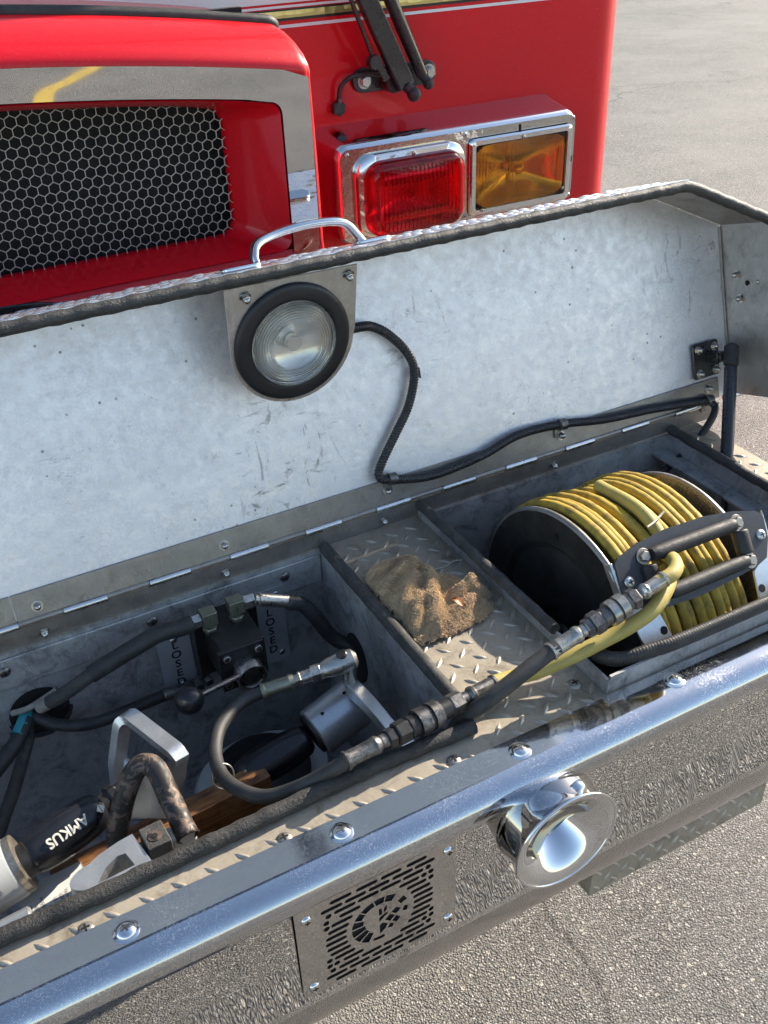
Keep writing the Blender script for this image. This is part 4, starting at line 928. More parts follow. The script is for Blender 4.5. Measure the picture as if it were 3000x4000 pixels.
# chrome pull handle on the outside of the flange
hg = MB(); O = LL + 0.0030; hn_ = 0.060
path = smooth_path([lid(-0.1660, O + 0.002, hn_ + 0.018), lid(-0.1650, O + 0.010, hn_ + 0.014), lid(-0.1560, O + 0.0215, hn_ + 0.006), lid(-0.1330, O + 0.0275, hn_), lid(-0.1000, O + 0.0305, hn_), lid(-0.0680, O + 0.0290, hn_), lid(-0.0510, O + 0.0235, hn_ - 0.002), lid(-0.0400, O + 0.0110, hn_ - 0.004), lid(-0.0330, O + 0.002, hn_ - 0.006)], 6)
n = len(path); vs = []; sec = 14
for i, p_ in enumerate(path):
    t_ = (path[min(i + 1, n - 1)] - path[max(i - 1, 0)]).normalized(); s_ = LN; u_ = t_.cross(s_).normalized(); s2 = u_.cross(t_)
    e = abs(i / (n - 1) - 0.5) * 2; w = 0.0085 - 0.0015 * e; h_ = 0.0048
    for k in range(sec):
        q = 2 * math.pi * k / sec; vs.append(p_ + s2 * w * math.cos(q) + u_ * h_ * math.sin(q))
hg.add(vs, [(i * sec + k, i * sec + (k + 1) % sec, (i + 1) * sec + (k + 1) % sec, (i + 1) * sec + k) for i in range(n - 1) for k in range(sec)])
hnd = hg.build("pull_handle", "chrome", TR, ang=70); tag(hnd, "chrome bow handle on the lid edge")
for x, h_ in ((-0.1830, hn_ + 0.018), (-0.0220, hn_ - 0.006)):
    ft = MB(); q = rrect(x - 0.022, x + 0.022, h_ - 0.0095, h_ + 0.0095, 0.009, 6)
    ft.prism(q, LH, X, LN, LU, O, O + 0.0042); ft.build("handle_foot", "chrome", hnd, bev=0.0015)
# ---- work lamp hung on a bracket from the flange lip
BT = R(-4.0); BNv = Vector((0, -math.cos(BT), math.sin(BT))); BU = Vector((0, math.sin(BT), math.cos(BT)))
LC = Vector((-0.1430, -0.0030, 0.2694))
def brk(a, b, h=0.0): return LC + X * a + BU * b + BNv * h
out = [(-0.0690, 0.0720), (-0.0690, 0.0000)] + [(0.0705 * math.cos(R(a)) + 0.0015, 0.0705 * math.sin(R(a)) - 0.0) for a in range(186, 356, 8)] + [(0.0735, 0.0000), (0.0775, 0.0700)]
bk = plate_with_holes(out, [[(0.0478 * math.cos(R(a)), 0.0478 * math.sin(R(a))) for a in range(0, 360, 8)]], LC, X, BU, BNv, 0.0022); lamp = bk.build("work_lamp", "bracket_steel", TR, smooth=False); tag(lamp, "round clear work lamp in black rubber ring on a steel bracket")
gr = MB(); gr.lathe(LC, BNv, [(0.0012, 0.0655), (0.0040, 0.0654), (0.0062, 0.0635), (0.0070, 0.0600), (0.0074, 0.0520), (0.0070, 0.0490), (0.0058, 0.0474), (0.0030, 0.0470)], 64, False); gr.build("rubber_ring", "grommet_rubber", lamp, ang=60)
rf = MB(); rf.lathe(LC, BNv, [(0.0014, 0.048), (-0.002, 0.040), (-0.008, 0.028), (-0.012, 0.014), (-0.013, 0.0001)], 48, False); rf.build("reflector", "lamp_reflector", lamp)
ls = MB(); pr = [(0.0045, 0.0468)]
r_ = 0.0468; i = 0
while r_ > 0.0275: pr += [(0.0094 + (0.0040 * (1 - (r_ / 0.0468) ** 2)), r_), (0.0066 + (0.0040 * (1 - (r_ / 0.0468) ** 2)), r_ - 0.0014)]; r_ -= 0.0028
pr += [(0.0118, 0.0265), (0.0124, 0.018), (0.0126, 0.0100), (0.0134, 0.0095), (0.0135, 0.0001)]
ls.lathe(LC, BNv, pr, 64, False); ls.build("clear_lens", "clear_lens", lamp, ang=25)
bu = MB(); bu.cyl(brk(0, 0, -0.010), brk(0, 0, 0.002), 0.0085, ch=0.001); bu.build("bulb_boss", "lamp_reflector", lamp)
for a, b in ((-0.0480, 0.0610), (0.0668, 0.0612)): cap_nut(lamp, brk(a, b, 0.0011), BNv + BU * -0.5, 0.0046)
# corrugated loom from lamp to hinge and down into the well
CP = [lid(a, b, c) for a, b, c in ((-.0600, .2250, .030), (-.0374, .2236, .024), (-.0217, .2197, .014), (-.0054, .2098, .012), (.0114, .1914, .012), (.0222, .1722, .012), (.0239, .1549, .012), (.0174, .1337, .012), (.0054, .1118, .012), (-.0117, .0913, .012), (-.0404, .0565, .012), (-.0451, .0423, .012), (-.0314, .0352, .011), (.0255, .0237, .011), (.0992, .0289, .011), (.158, .0409, .011), (.224, .0378, .011), (.2956, .026, .011), (.3802, .0189, .011), (.4779, .0068, .011))]
CP = resample(smooth_path(CP, 10), 0.00085)
lm = MB(); lm.tube(CP, [0.0058 if (i // 2) % 2 else 0.0049 for i in range(len(CP))], 12)
loom = lm.build("cable_loom", "loom_plastic", TR, ang=80); tag(loom, "black corrugated cable loom curling from the lamp to the hinge")
lm = MB(); lm.tube(smooth_path([lid(.4779, .0068, .011), (.4816, -.0200, .0273), (.4646, -.0300, .0130), (.4306, -.0350, -.0144), (.3736, -.0400, -.0384), (.3300, -.0500, -.0550)], 8), 0.0052, 12); lm.build("cable_tail", "loom_plastic", loom)
for x, l, dl in ((-0.0290, 0.0352, 0), (0.2262, 0.0372, 0), (0.4790, 0.0068, 0)):
    c = lid(x, l, 0.011); d = Vector((1, 0, -0.12)).normalized()
    cl = MB(); cl.lathe(c - d * 0.0055, d, [(0, 0.0066), (0.0005, 0.0078), (0.0105, 0.0078), (0.011, 0.0066)], 18); cl.obox(lid(x - 0.004, l - 0.010, 0.0040), X * 0.010, LU * 0.014, LN * 0.002); cl.build("cable_clamp", "dark_steel", loom)
fg = MB(); fg.obox(lid(0.0300, 0.1530, 0.010), X * 0.005 + LU * -0.002, LU * 0.013, LN * 0.003); fg.build("tape_flag", "black_rubber", loom)
# ---- gas strut with lid fitting
gp = MB(); gp.prism(rrect(0.4615, 0.5080, 0.0385, 0.0890, 0.004, 3), LH, X, LU, LN, 0.0027, 0.0060); gs_ = gp.build("gas_strut", "black_paint", TR, bev=0.0008); tag(gs_, "black gas strut and bolted plate holding the lid open")
for x, l in ((0.4705, 0.0800), (0.5000, 0.0795), (0.5005, 0.0465), (0.4705, 0.0460)): cap_nut(gs_, lid(x, l, 0.0060), LN, 0.0046)
fb = MB(); fb.obox(lid(0.4930, 0.0665, 0.016), X * 0.016, LU * 0.014, LN * 0.022); fb.cyl(lid(0.487, 0.0660, 0.026), lid(0.508, 0.0660, 0.030), 0.0062, ch=.001); fb.build("ball_fitting", "black_paint", gs_, bev=0.001)
T0, T1, T2 = Vector((0.5000, -0.0150, 0.1110)), Vector((0.4300, -0.1020, -0.0078)), Vector((0.4010, -0.1372, -0.0560))
T3 = T0 + (T2 - T0).normalized() * 0.026
sb = MB(); sb.cyl(T0 - (T2 - T0).normalized() * 0.006, T3, 0.0100, ch=0.003); sb.build("strut_socket", "black_rubber", gs_)
sb = MB(); sb.cyl(T3, T1, 0.0088, ch=0.0015); sb.build("strut_body", "black_paint", gs_)
sb = MB(); sb.cyl(T1, T2 + (T2 - T1) * 0.4, 0.0040); sb.build("strut_rod", "black_paint", gs_)

# ================================================================= HOSE REEL
RCy, RCz, RR = -0.2120, -0.0750, 0.1550
RL_, RRt = 0.0800, 0.2500
reel = thing("hose_reel", "black hose reel sitting in the right bumper well", "hose reel", (0.165, RCy, WZ))
def disc(x, s, mat, lipmat, RR=RR):
    mb = MB(); pr = [(0.000, 0.0001), (-0.0045, 0.006), (-0.004, 0.010), (0.0, 0.013), (0.0, 0.030), (-0.006, 0.036), (-0.006, 0.060), (0.0, 0.100), (0.0015, 0.1080), (-0.0035, 0.1150), (-0.0035, RR - 0.010), (-0.0050, RR - 0.0045), (-0.0040, RR - 0.0008), (-0.0015, RR), (0.0005, RR - 0.0010), (0.0012, RR - 0.0050), (0.0010, 0.1)]
    mb.lathe((x, RCy, RCz), (s, 0, 0), [(t * -1 if False else t, r) for t, r in pr], 96, False)
    o = mb.build("side_disc", mat, reel, ang=32, recalc=False)
    lp_ = MB(); lp_.lathe((x, RCy, RCz), (s, 0, 0), [(-0.0052, RR - 0.0030), (-0.0040, RR + 0.0008), (-0.0010, RR + 0.0012), (0.0010, RR + 0.0002), (0.0008, RR - 0.0020)], 96, False); lp_.build("disc_rim", lipmat, reel, ang=70)
    return o
d1 = disc(RL_, 1, "reel_black", "hinge_steel"); d2 = disc(RRt, -1, "reel_speckle", "hinge_steel", 0.1475)
for a, r_, rad in ((100, 0.128, 0.0040), (35, 0.070, 0.0040), (170, 0.085, 0.0032), (240, 0.07, 0.0032), (120, 0.06, 0.0030), (20, 0.135, 0.0055), (60, 0.137, 0.0045)):
    y, z = RCy - r_ * math.cos(R(a)), RCz + r_ * math.sin(R(a))
    h_ = MB(); h_.cyl((RL_ - 0.0048, y, z), (RL_ + 0.0005, y, z), rad, n=14); h_.build("disc_hole", "bolt_bronze" if a == 20 else "deep_black", reel)
dr = MB(); dr.cyl((RL_ + 0.002, RCy, RCz), (RRt - 0.002, RCy, RCz), 0.095, n=48); dr.build("drum", "reel_black", reel)
axl = MB(); axl.cyl((0.0300, RCy, RCz), (RL_ - 0.006, RCy, RCz), 0.016, n=24, ch=0.002); axl.cyl((RRt + 0.006, RCy, RCz), (0.300, RCy, RCz), 0.016, n=24, ch=0.002); axl.build("axle", "reel_black", reel)
# frame
fr = MB(); fr.box((0.060, RCy - 0.13, WZ + 0.0005), (0.290, RCy + 0.13, WZ + 0.010))
fr.prism([(RCy - 0.03, WZ + 0.01), (RCy + 0.03, WZ + 0.01), (RCy + 0.02, RCz + 0.02), (RCy - 0.02, RCz + 0.02)], (0.290, 0, 0), Y, Z, X, 0.0, 0.006)
fr.build("base_frame", "reel_black", reel, bev=0.001)
GF = R(40); GP = Vector((0, -0.330, 0.045)); GN = Vector((0, -math.cos(GF), math.sin(GF))); GU = Vector((0, math.sin(GF), math.cos(GF)))
def gd(x, s, h=0.0): return GP + X * x + GU * s + GN * h
br_ = MB()
for xa, sgn in ((0.0635, 1), (0.2680, -1)):
    pts = [(xa - 0.004 * sgn, 0.0485), (xa + 0.010 * sgn, 0.005), (xa + 0.036 * sgn, -0.010), (xa + 0.044 * sgn, -0.052), (xa + 0.012 * sgn, -0.052), (xa + 0.004 * sgn, -0.030)]
    m_ = MB(); m_.prism(pts, GP, X, GU, GN, -0.0062, -0.0032); m_.build("guide_bracket", "tool_aluminium", reel, bev=0.0006)
    m_ = MB(); m_.box((min(xa + 0.012 * sgn, xa + 0.056 * sgn), -0.3660, WZ + 0.001), (max(xa + 0.012 * sgn, xa + 0.056 * sgn), -0.3630, 0.0040)); m_.build('guide_leg', 'tool_aluminium', reel, bev=0.0006)
    m_ = MB(); m_.cyl(gd(xa + 0.034 * sgn, -0.030, -0.0034), gd(xa + 0.034 * sgn, -0.030, -0.0029), 0.0045, n=14); m_.build("bracket_hole", "deep_black", reel)
m_ = MB(); m_.obox(gd(0.0625, 0.0300, -0.006), X * 0.003, GU * 0.046, GN * 0.012); m_.build("bracket_edge", "tool_aluminium", reel, bev=0.0005)
gout = [(0.0655, 0.0480), (0.0660, 0.0510), (0.0710, 0.0555), (0.0970, 0.0625), (0.1400, 0.0665), (0.1920, 0.0645), (0.2300, 0.0585), (0.2580, 0.0505), (0.2640, 0.0460), (0.2660, 0.0400), (0.2620, 0.0180), (0.2510, -0.0010), (0.2350, -0.0055), (0.2040, -0.0085), (0.1500, -0.0115), (0.1100, -0.0090), (0.0790, 0.0000), (0.0620, 0.0200)]
gpl = plate_with_holes(gout, [rrect(0.0985, 0.2330, 0.0005, 0.0520, 0.004, 3)], GP, X, GU, GN, 0.0030); gplate = gpl.build("guide_plate", "guide_paint", reel, smooth=False)
def roller(a, b, r, name="guide_roller"):
    a, b = Vector(a), Vector(b); P_ = [a.lerp(b, t) for t in (0, .04, .06, .3, .34, .62, .66, .94, .96, 1)]
    m_ = MB(); m_.tube(P_, [r * k for k in (.86, .98, 1, 1, .985, 1, .985, 1, .98, .86)], 22); return m_.build(name, "black_rubber", reel)
roller(gd(0.1085, 0.0470, 0.006), gd(0.2210, 0.0455, 0.006), 0.0078); roller(gd(0.1130, 0.0045, 0.006), gd(0.2200, 0.0050, 0.006), 0.0078)
roller(gd(0.1025, 0.0385, 0.003), gd(0.1015, 0.0110, 0.003), 0.0092); roller(gd(0.2270, 0.0370, 0.003), gd(0.2245, 0.0110, 0.003), 0.0092)
for x, s in ((0.1010, 0.0480), (0.2280, 0.0460), (0.2275, 0.0030), (0.1060, 0.0020)):
    b = MB(); b.cyl(gd(x, s, 0.0018), gd(x, s, 0.0034), 0.0088, n=22, ch=.0004); b.hexa(gd(x, s, 0.0034), gd(x, s, 0.0078), 0.0058); b.build("hex_bolt", "bolt_bronze", reel)
for x, s in ((0.0750, 0.0290), (0.2540, 0.0240)): screw(reel, gd(x, s, 0.0016), GN, 0.0062, "tool_aluminium")

# ================================================================= YELLOW HOSE
HR = 0.0061
yh = thing("yellow_hose", "yellow hydraulic hose wound on the black reel, its free ends pulled out", "hose", (0.165, RCy, RCz))
def wind(x, ph, r): return Vector((x, RCy - r * math.cos(ph), RCz + r * math.sin(ph)))
pth = []; rng = random.Random(3); N = 11; off = [rng.uniform(-.0042, .0042) for _ in range(N + 2)]; ro = [rng.uniform(-.0045, .0040) for _ in range(N + 2)]
for i in range(N * 40 + 1):
    t = i / 40; k = int(t); f = t - k; f = f * f * (3 - 2 * f)
    pth.append(wind(0.0905 + 0.0124 * t + off[k] * (1 - f) + off[k + 1] * f, 2 * math.pi * t + 2.2, 0.1385 + ro[k] * (1 - f) + ro[k + 1] * f + 0.002 * math.sin(t * 5)))
c = MB(); c.tube(pth, HR, 14); c.build("hose_coil", "yellow_hose", yh, ang=80)
pth = []; xs2 = [0.2270, 0.2120, 0.2010, 0.1870, 0.1800, 0.1640, 0.1560, 0.1400, 0.1370, 0.1190, 0.1010, 0.0930, 0.1080, 0.1200]
M_ = len(xs2) - 1
for i in range(M_ * 40 + 1):
    t = i / 40; k = min(int(t), M_ - 1); f = t - k; f2 = f * f * (3 - 2 * f)
    pth.append(wind(xs2[k] * (1 - f2) + xs2[k + 1] * f2, 2 * math.pi * t + 2.2, 0.1530 + 0.0022 * math.sin(t * 7.1) + 0.0035 * math.exp(-((f - .5) / .2) ** 2) * (k % 3 == 1)))
c = MB(); c.tube(pth, HR, 14); c.build("hose_coil", "yellow_hose", yh, ang=80)
A0 = [wind(0.1560, 1.9, 0.1600), wind(0.1540, 1.4, 0.1610), wind(0.1500, 0.98, 0.1560), Vector((.1400, -.2960, .0660)), Vector((.1255, -.3180, .0810)), Vector((.1150, -.3330, .0850)), Vector((.1030, -.3405, .0855)), Vector((.0913, -.3413, .0840)), Vector((.0840, -.3413, .0822))]
c = MB(); c.tube(smooth_path(A0, 10), HR * 1.25, 16); c.build("lead_line", "yellow_hose_lead", yh, ang=80)
B0 = [wind(0.1300, 1.2, 0.1560), wind(0.1330, 0.80, 0.1530), Vector((.1330, -.3040, .0560)), Vector((.1190, -.3230, .0600)), Vector((.1000, -.3370, .0600)), Vector((.0754, -.3474, .0550)), Vector((.0524, -.3464, .0460)), Vector((.0286, -.3429, .0380)), Vector((-.0134, -.3401, .0310)), Vector((-.0496, -.3338, .0230)), Vector((-.0752, -.3268, .0205)), Vector((-.1000, -.3254, .0220))]
c = MB(); c.tube(smooth_path(B0, 10), HR * 1.28, 16); c.build("lead_line", "yellow_hose_lead", yh, ang=80)
ct = MB(); q = wind(0.1480, 1.27, 0.1690); ct.tube(smooth_path([q + Vector((-0.010, -0.002, -0.001)), q, q + Vector((0.012, 0.004, 0.002)), q + Vector((0.019, 0.006, 0.004))]), 0.0014, 6); ct.build("cable_tie", "cable_tie", yh)

# ================================================================= COUPLERS
def knurl(mb, a, b, r, n=44, rows=12, amp=0.00035):
    a, b = Vector(a), Vector(b); e1, e2, ax_ = frame(b - a); L = (b - a).length; vs = []; fs = []
    prof_ = [(-.0, r - .0012)] + [(L * j / rows, None) for j in range(rows + 1)] + [(L, r - .0012)]
    for j, (t, rr) in enumerate(prof_):
        for i in range(n):
            q = 2 * math.pi * i / n; r2 = rr if rr else r + amp * (1 if (i + j) % 2 else -1)
            vs.append(a + ax_ * t + (e1 * math.cos(q) + e2 * math.sin(q)) * r2)
    m_ = len(prof_)
    fs = [(j * n + i, j * n + (i + 1) % n, (j + 1) * n + (i + 1) % n, (j + 1) * n + i) for j in range(m_ - 1) for i in range(n)] + [tuple(range(n))[::-1], tuple((m_ - 1) * n + i for i in range(n))]
    mb.add(vs, fs); return mb
def coupler(name, label, P, order, mats, loc):
    """P: axis end points; order: list of (t0, t1, kind, radius, material)"""
    th = thing(name, label, "hose coupling", loc, None); a, b = Vector(P[0]), Vector(P[1])
    for t0, t1, kind, r_, mt, nm in order:
        p0, p1 = a.lerp(b, t0), a.lerp(b, t1); mb = MB()
        if kind == 'c': mb.cyl(p0, p1, r_, n=24, ch=min(0.0008, r_ * .1))
        elif kind == 'h': mb.hexa(p0, p1, r_)
        elif kind == 'k': knurl(mb, p0, p1, r_)
        elif kind == 'f':   # crimped ferrule with flats and end beads
            L = (p1 - p0).length; mb.lathe(p0, p1 - p0, [(0, r_ * .9), (.0006, r_ * 1.06), (.0028, r_ * 1.06), (.0034, r_ * .93), (L * .3, r_ * .9), (L * .72, r_ * .9), (L * .78, r_ * 1.05), (L * .86, r_ * 1.0), (L * .93, r_ * .74), (L, r_ * .7)], 12)
        elif kind == 'g':
            L = (p1 - p0).length; mb.lathe(p1, p0 - p1, [(0, r_ * .9), (.0006, r_ * 1.06), (.0028, r_ * 1.06), (.0034, r_ * .93), (L * .3, r_ * .9), (L * .72, r_ * .9), (L * .78, r_ * 1.05), (L * .86, r_ * 1.0), (L * .93, r_ * .74), (L, r_ * .7)], 12)
        mb.build(nm, mt, th, ang=30)
    return th
coupler("quick_coupler", "bright knurled hose coupling lying across the reel well corner", ((0.0930, -0.3413, 0.0845), (-0.0470, -0.3450, 0.0540)),
        [(0.00, 0.22, 'f', 0.0082, "zinc_steel", "ferrule"), (0.215, 0.255, 'c', 0.0062, "dark_steel", "stem"), (0.25, 0.315, 'h', 0.0112, "dark_steel", "hex_nut"), (0.315, 0.365, 'c', 0.0090, "dark_steel", "body"), (0.365, 0.425, 'k', 0.0130, "zinc_steel", "knurled_collar"), (0.425, 0.445, 'c', 0.0118, "dark_steel", "body"), (0.445, 0.500, 'k', 0.0128, "zinc_steel", "knurled_collar"),
         (0.50, 0.565, 'c', 0.0098, "dark_steel", "body"), (0.565, 0.650, 'h', 0.0120, "dark_steel", "hex_nut"), (0.650, 0.705, 'h', 0.0098, "dark_steel", "hex_nut"), (0.70, 0.735, 'c', 0.0066, "zinc_steel", "stem"), (0.72, 1.0, 'g', 0.0088, "zinc_steel", "ferrule")], None, (0.03, -0.345, 0.06))
coupler("quick_coupler", "dark knurled hose coupling lying on the foam edge of the left well", ((-0.0960, -0.3262, 0.0225), (-0.2680, -0.3480, 0.0290)),
        [(0.00, 0.205, 'f', 0.0086, "dark_steel", "ferrule"), (0.20, 0.25, 'c', 0.0066, "dark_steel", "stem"), (0.24, 0.325, 'h', 0.0112, "dark_steel", "hex_nut"), (0.325, 0.40, 'c', 0.0100, "block_black", "body"), (0.40, 0.455, 'k', 0.0132, "dark_steel", "knurled_collar"), (0.455, 0.478, 'c', 0.0118, "block_black", "body"), (0.478, 0.545, 'k', 0.0130, "dark_steel", "knurled_collar"),
         (0.545, 0.60, 'c', 0.0105, "block_black", "body"), (0.60, 0.685, 'h', 0.0112, "block_black", "hex_nut"), (0.685, 0.74, 'h', 0.0092, "block_black", "hex_nut"), (0.73, 0.78, 'c', 0.0066, "dark_steel", "stem"), (0.765, 1.0, 'g', 0.0086, "dark_steel", "ferrule")], None, (-0.18, -0.34, 0.02))
bh = MB(); bh.tube(smooth_path([(-0.0380, -0.3448, 0.0562), (-0.0480, -0.3450, 0.0538), (-.0756, -.3471, .0455), (-.1033, -.3489, .0360), (-.1258, -.3469, .0240), (-.1379, -.3326, 0.0), (-.1375, -.3180, -.0300), (-.150, -.30, -.09), (-.17, -.27, -.16)], 8), 0.0080, 16)
o = bh.build("hydraulic_hose", "braid_hose", ang=80); tag(o, "black braided hose running from the bright coupling down into the left well", "hose")
lo = MB(); lo.tube(smooth_path([(-.2550, -.3462, .0290), (-.2646, -.3476, .0280), (-.2836, -.3403, .0150), (-.3074, -.3298, 0.0), (-.3333, -.3147, -.0120), (-.3491, -.2883, -.0200), (-.3558, -.2601, -.0250), (-.3514, -.2277, -.0280), (-.3364, -.1975, -.0300), (-.3141, -.1783, -.0300), (-.2940, -.1724, -.0280), (-.2700, -.1755, -.0240)], 10), 0.0069, 16)
o = lo.build("hydraulic_hose", "braid_hose", ang=80); tag(o, "black hose bent in a wide loop above the grey tool", "hose")

# ================================================================= RESCUE TOOL with black grip and grey cylinder
tB = thing("rescue_tool", "grey cylinder rescue tool with black fluted grip and curved arm", "rescue tool", (-0.25, -0.20, WZ))
g0, g1 = Vector((-0.2360, -0.1950, -0.0900)), Vector((-0.1750, -0.1880, -0.0735))
cy = MB(); L = (g1 - g0).length; cy.lathe(g0, g1 - g0, [(0, 0.0235), (0.0008, 0.0262), (0.002, 0.0275), (L - 0.001, 0.0278), (L, 0.0270)], 48); cyl = cy.build("cylinder", "grey_anodised", tB, ang=35)
cy = MB(); cy.lathe(g0 - (g1 - g0).normalized() * 0.0035, g1 - g0, [(0, 0.019), (0.0005, 0.0225), (0.0034, 0.0235)], 40); cy.build("end_ring", "block_black", tB)
for a, t in ((70, .25), (62, .75)):
    e1, e2, ax_ = frame(g1 - g0); d = (e1 * math.cos(R(a - 55)) + e2 * math.sin(R(a - 55)))
    h_ = MB(); q = g0.lerp(g1, t) + d * 0.0268; h_.cyl(q, q + d * 0.0014, 0.0020, n=12); h_.build("set_screw", "deep_black", tB)
def fluted(a, b, rmax, n_fl, name, mat, parent, depth=0.085, nn=96):
    a, b = Vector(a), Vector(b); e1, e2, ax_ = frame(b - a); L = (b - a).length; rows = []
    for j in range(41):
        t = j / 40; env = math.sin(math.pi * min(1, max(0, (t - .02) / .96))) ** 0.35 if 0 < t < 1 else 0.0
        r_ = rmax * (0.62 + 0.38 * env); fl_ = max(0.0, math.sin(math.pi * min(1, max(0, (t - .12) / .76)))) ** 0.6
        row = []
        for i in range(nn):
            q = 2 * math.pi * i / nn; c_ = 0.5 + 0.5 * math.cos(n_fl * q); rr = r_ * (1 - depth * fl_ * (1 - c_) ** 2.0)
            row.append(a + ax_ * (L * t) + (e1 * math.cos(q) + e2 * math.sin(q)) * rr)
        rows.append(row)
    mb = MB(); mb.grid(rows, True); n = nn; mb.add(rows[0], [tuple(range(n))[::-1]]); mb.add(rows[-1], [tuple(range(n))]); return mb.build(name, mat, parent, ang=60)
fluted((-0.3240, -0.1965, -0.1090), (-0.2420, -0.1950, -0.0925), 0.0205, 6, "fluted_grip", "grip_black", tB)
nk = MB(); nk.cyl((-0.3500, -0.1970, -0.1130), (-0.3240, -0.1965, -0.1090), 0.0100, n=20, ch=.001); nk.cyl((-0.334, -0.1968, -0.1105), (-0.3285, -0.1967, -0.1097), 0.0125, n=20, ch=.001); nk.build("grip_neck", "block_black", tB)
# curved aluminium arm, flat bar bent over the cylinder
ap = resample(smooth_path([(-.1880, -.1930, -.0400), (-.1895, -.2100, -.0330), (-.1867, -.2305, -.0330), (-.1846, -.2527, -.0345), (-.1825, -.2743, -.0370), (-.1778, -.2945, -.0410), (-.1700, -.3150, -.0480), (-.160, -.325, -.070)], 8), 0.004)
am_ = MB(); n = len(ap); vs = []
for i, p_ in enumerate(ap):
    t_ = (ap[min(i + 1, n - 1)] - ap[max(i - 1, 0)]).normalized(); s_ = t_.cross(Z).normalized(); u_ = s_.cross(t_); w = 0.0062 + 0.0035 * abs(i / (n - 1) - 0.45); 
    for a, b in ((-w, -.014), (w, -.014), (w, 0.0), (-w, 0.0)): vs.append(p_ + s_ * a + u_ * b)
am_.add(vs, [(i * 4 + k, i * 4 + (k + 1) % 4, (i + 1) * 4 + (k + 1) % 4, (i + 1) * 4 + k) for i in range(n - 1) for k in range(4)] + [(0, 1, 2, 3), tuple((n - 1) * 4 + k for k in (3, 2, 1, 0))])
am_.build("curved_arm", "tool_aluminium", tB, bev=0.0008)
# swivel fitting on the arm
sw = MB(); a, b = Vector((-0.2200, -0.1862, -0.0160)), Vector((-0.1850, -0.1925, -0.0095))
sw.lathe(a, b - a, [(0, 0.0070), (0.002, 0.0080), (0.012, 0.0105), (0.030, 0.0120), (0.038, 0.0110), (0.042, 0.006)], 20); sw.cyl((-0.1890, -0.1930, -0.0400), (-0.1885, -0.1925, -0.0150), 0.0075, n=18, ch=.001)
swv = sw.build("swivel_fitting", "zinc_steel", tB, ang=30)
sw = MB(); sw.cyl((-0.1945, -0.1910, -0.0020), (-0.1955, -0.1912, 0.0025), 0.0058, n=18, ch=.0012); sw.build("swivel_pin", "block_black", swv)
p0, p1 = Vector((-0.2810, -0.1735, -0.0252)), Vector((-0.2180, -0.1866, -0.0158))
for t0, t1, kd, r_, nm, mt in ((0, .55, 'f', .0082, "ferrule", "green_plated"), (.54, .62, 'c', .0058, "stem", "zinc_steel"), (.61, .66, 'h', .0085, "hex_nut", "green_plated"), (.66, .83, 'c', .0068, "stem", "zinc_steel"), (.83, 1.0, 'h', .0095, "hex_nut", "zinc_steel")):
    mb = MB(); q0, q1 = p0.lerp(p1, t0), p0.lerp(p1, t1)
    if kd == 'h': mb.hexa(q0, q1, r_)
    elif kd == 'c': mb.cyl(q0, q1, r_, n=18)
    else:
        L = (q1 - q0).length; mb.lathe(q0, q1 - q0, [(0, r_ * .9), (.0008, r_ * 1.06), (.004, r_ * 1.06), (.005, r_ * .92), (L * .8, r_ * .92), (L * .86, r_ * 1.04), (L, r_ * .9)], 14)
    mb.build(nm, mt, swv, ang=30)
kr = MB(); c0 = Vector((-0.3535, -0.2530, -0.0300)); kr.tube([c0 + Vector((0.0105 * math.cos(R(a)), 0.004 * math.sin(R(a)), 0.0125 * math.sin(R(a)) - 0.004)) for a in range(0, 361, 15)], 0.0009, 6, False); o = kr.build("wire_ring", "zinc_steel", ang=80); tag(o, "thin wire ring hooked round the looped black hose", "ring")
# pale housing lying on the well floor behind
ph = MB(); ph.lathe((-0.27, -0.10, WZ + 0.0005), (0, 0, 1), [(0, 0.085), (0.055, 0.085), (0.062, 0.080)], 40, sx=0.8); o = ph.build("tool_housing", "cover_pale", bev=0.0); 
tH = thing("rescue_tool", "pale round tool housing with dark disc at the bottom of the left well", "rescue tool", (-0.27, -0.10, WZ)); o.parent = tH; o.matrix_parent_inverse = Matrix.Translation(-ORG[tH])
ph = MB(); ph.lathe((-0.27, -0.10, WZ + 0.0627), (0, 0, 1), [(0, 0.058), (0.006, 0.058), (0.008, 0.054)], 36); ph.build("dark_disc", "block_black", tH)
ph = MB(); ph.box((-0.345, -0.200, WZ + 0.0005), (-0.20, -0.155, WZ + 0.09)); ph.build("housing_foot", "block_black", tH, bev=0.004)

# ================================================================= RESCUE TOOL with lettered grip
tA = thing("rescue_tool", "white bodied rescue tool with black lettered grip and aluminium carry handle", "rescue tool", (-0.52, -0.23, WZ))
b0, b1 = Vector((-0.6600, -0.2390, -0.0860)), Vector((-0.5480, -0.2335, -0.0605))
bo = MB(); L = (b1 - b0).length; bo.lathe(b0, b1 - b0, [(0, 0.0290), (L - 0.003, 0.0285), (L, 0.0272)], 48); bo.build("white_body", "cover_pale", tA, ang=35)
dr_ = (b1 - b0).normalized(); bo = MB(); bo.lathe(b1, dr_, [(0, 0.0278), (0.006, 0.0276), (0.0066, 0.021)], 48); bo.build("end_ring", "bolt_bronze", tA, ang=35)
e1, e2, _ = frame(dr_); d = (e1 * 0.35 - e2 * 0.94).normalized() if (e1 * 0.35 - e2 * 0.94).y < 0 else (e1 * 0.35 + e2 * 0.94).normalized()
h_ = MB(); q = b1 - dr_ * 0.020 + d * 0.0276; h_.cyl(q, q + d * 0.0014, 0.0044, n=18); h_.build("socket_screw", "nut_steel", tA); h_ = MB(); h_.hexa(q + d * 0.0012, q + d * 0.0017, 0.0024); h_.build("screw_socket", "deep_black", tA)
ga, gb_ = Vector((-0.5400, -0.2330, -0.0600)), Vector((-0.4630, -0.2110, -0.0560))
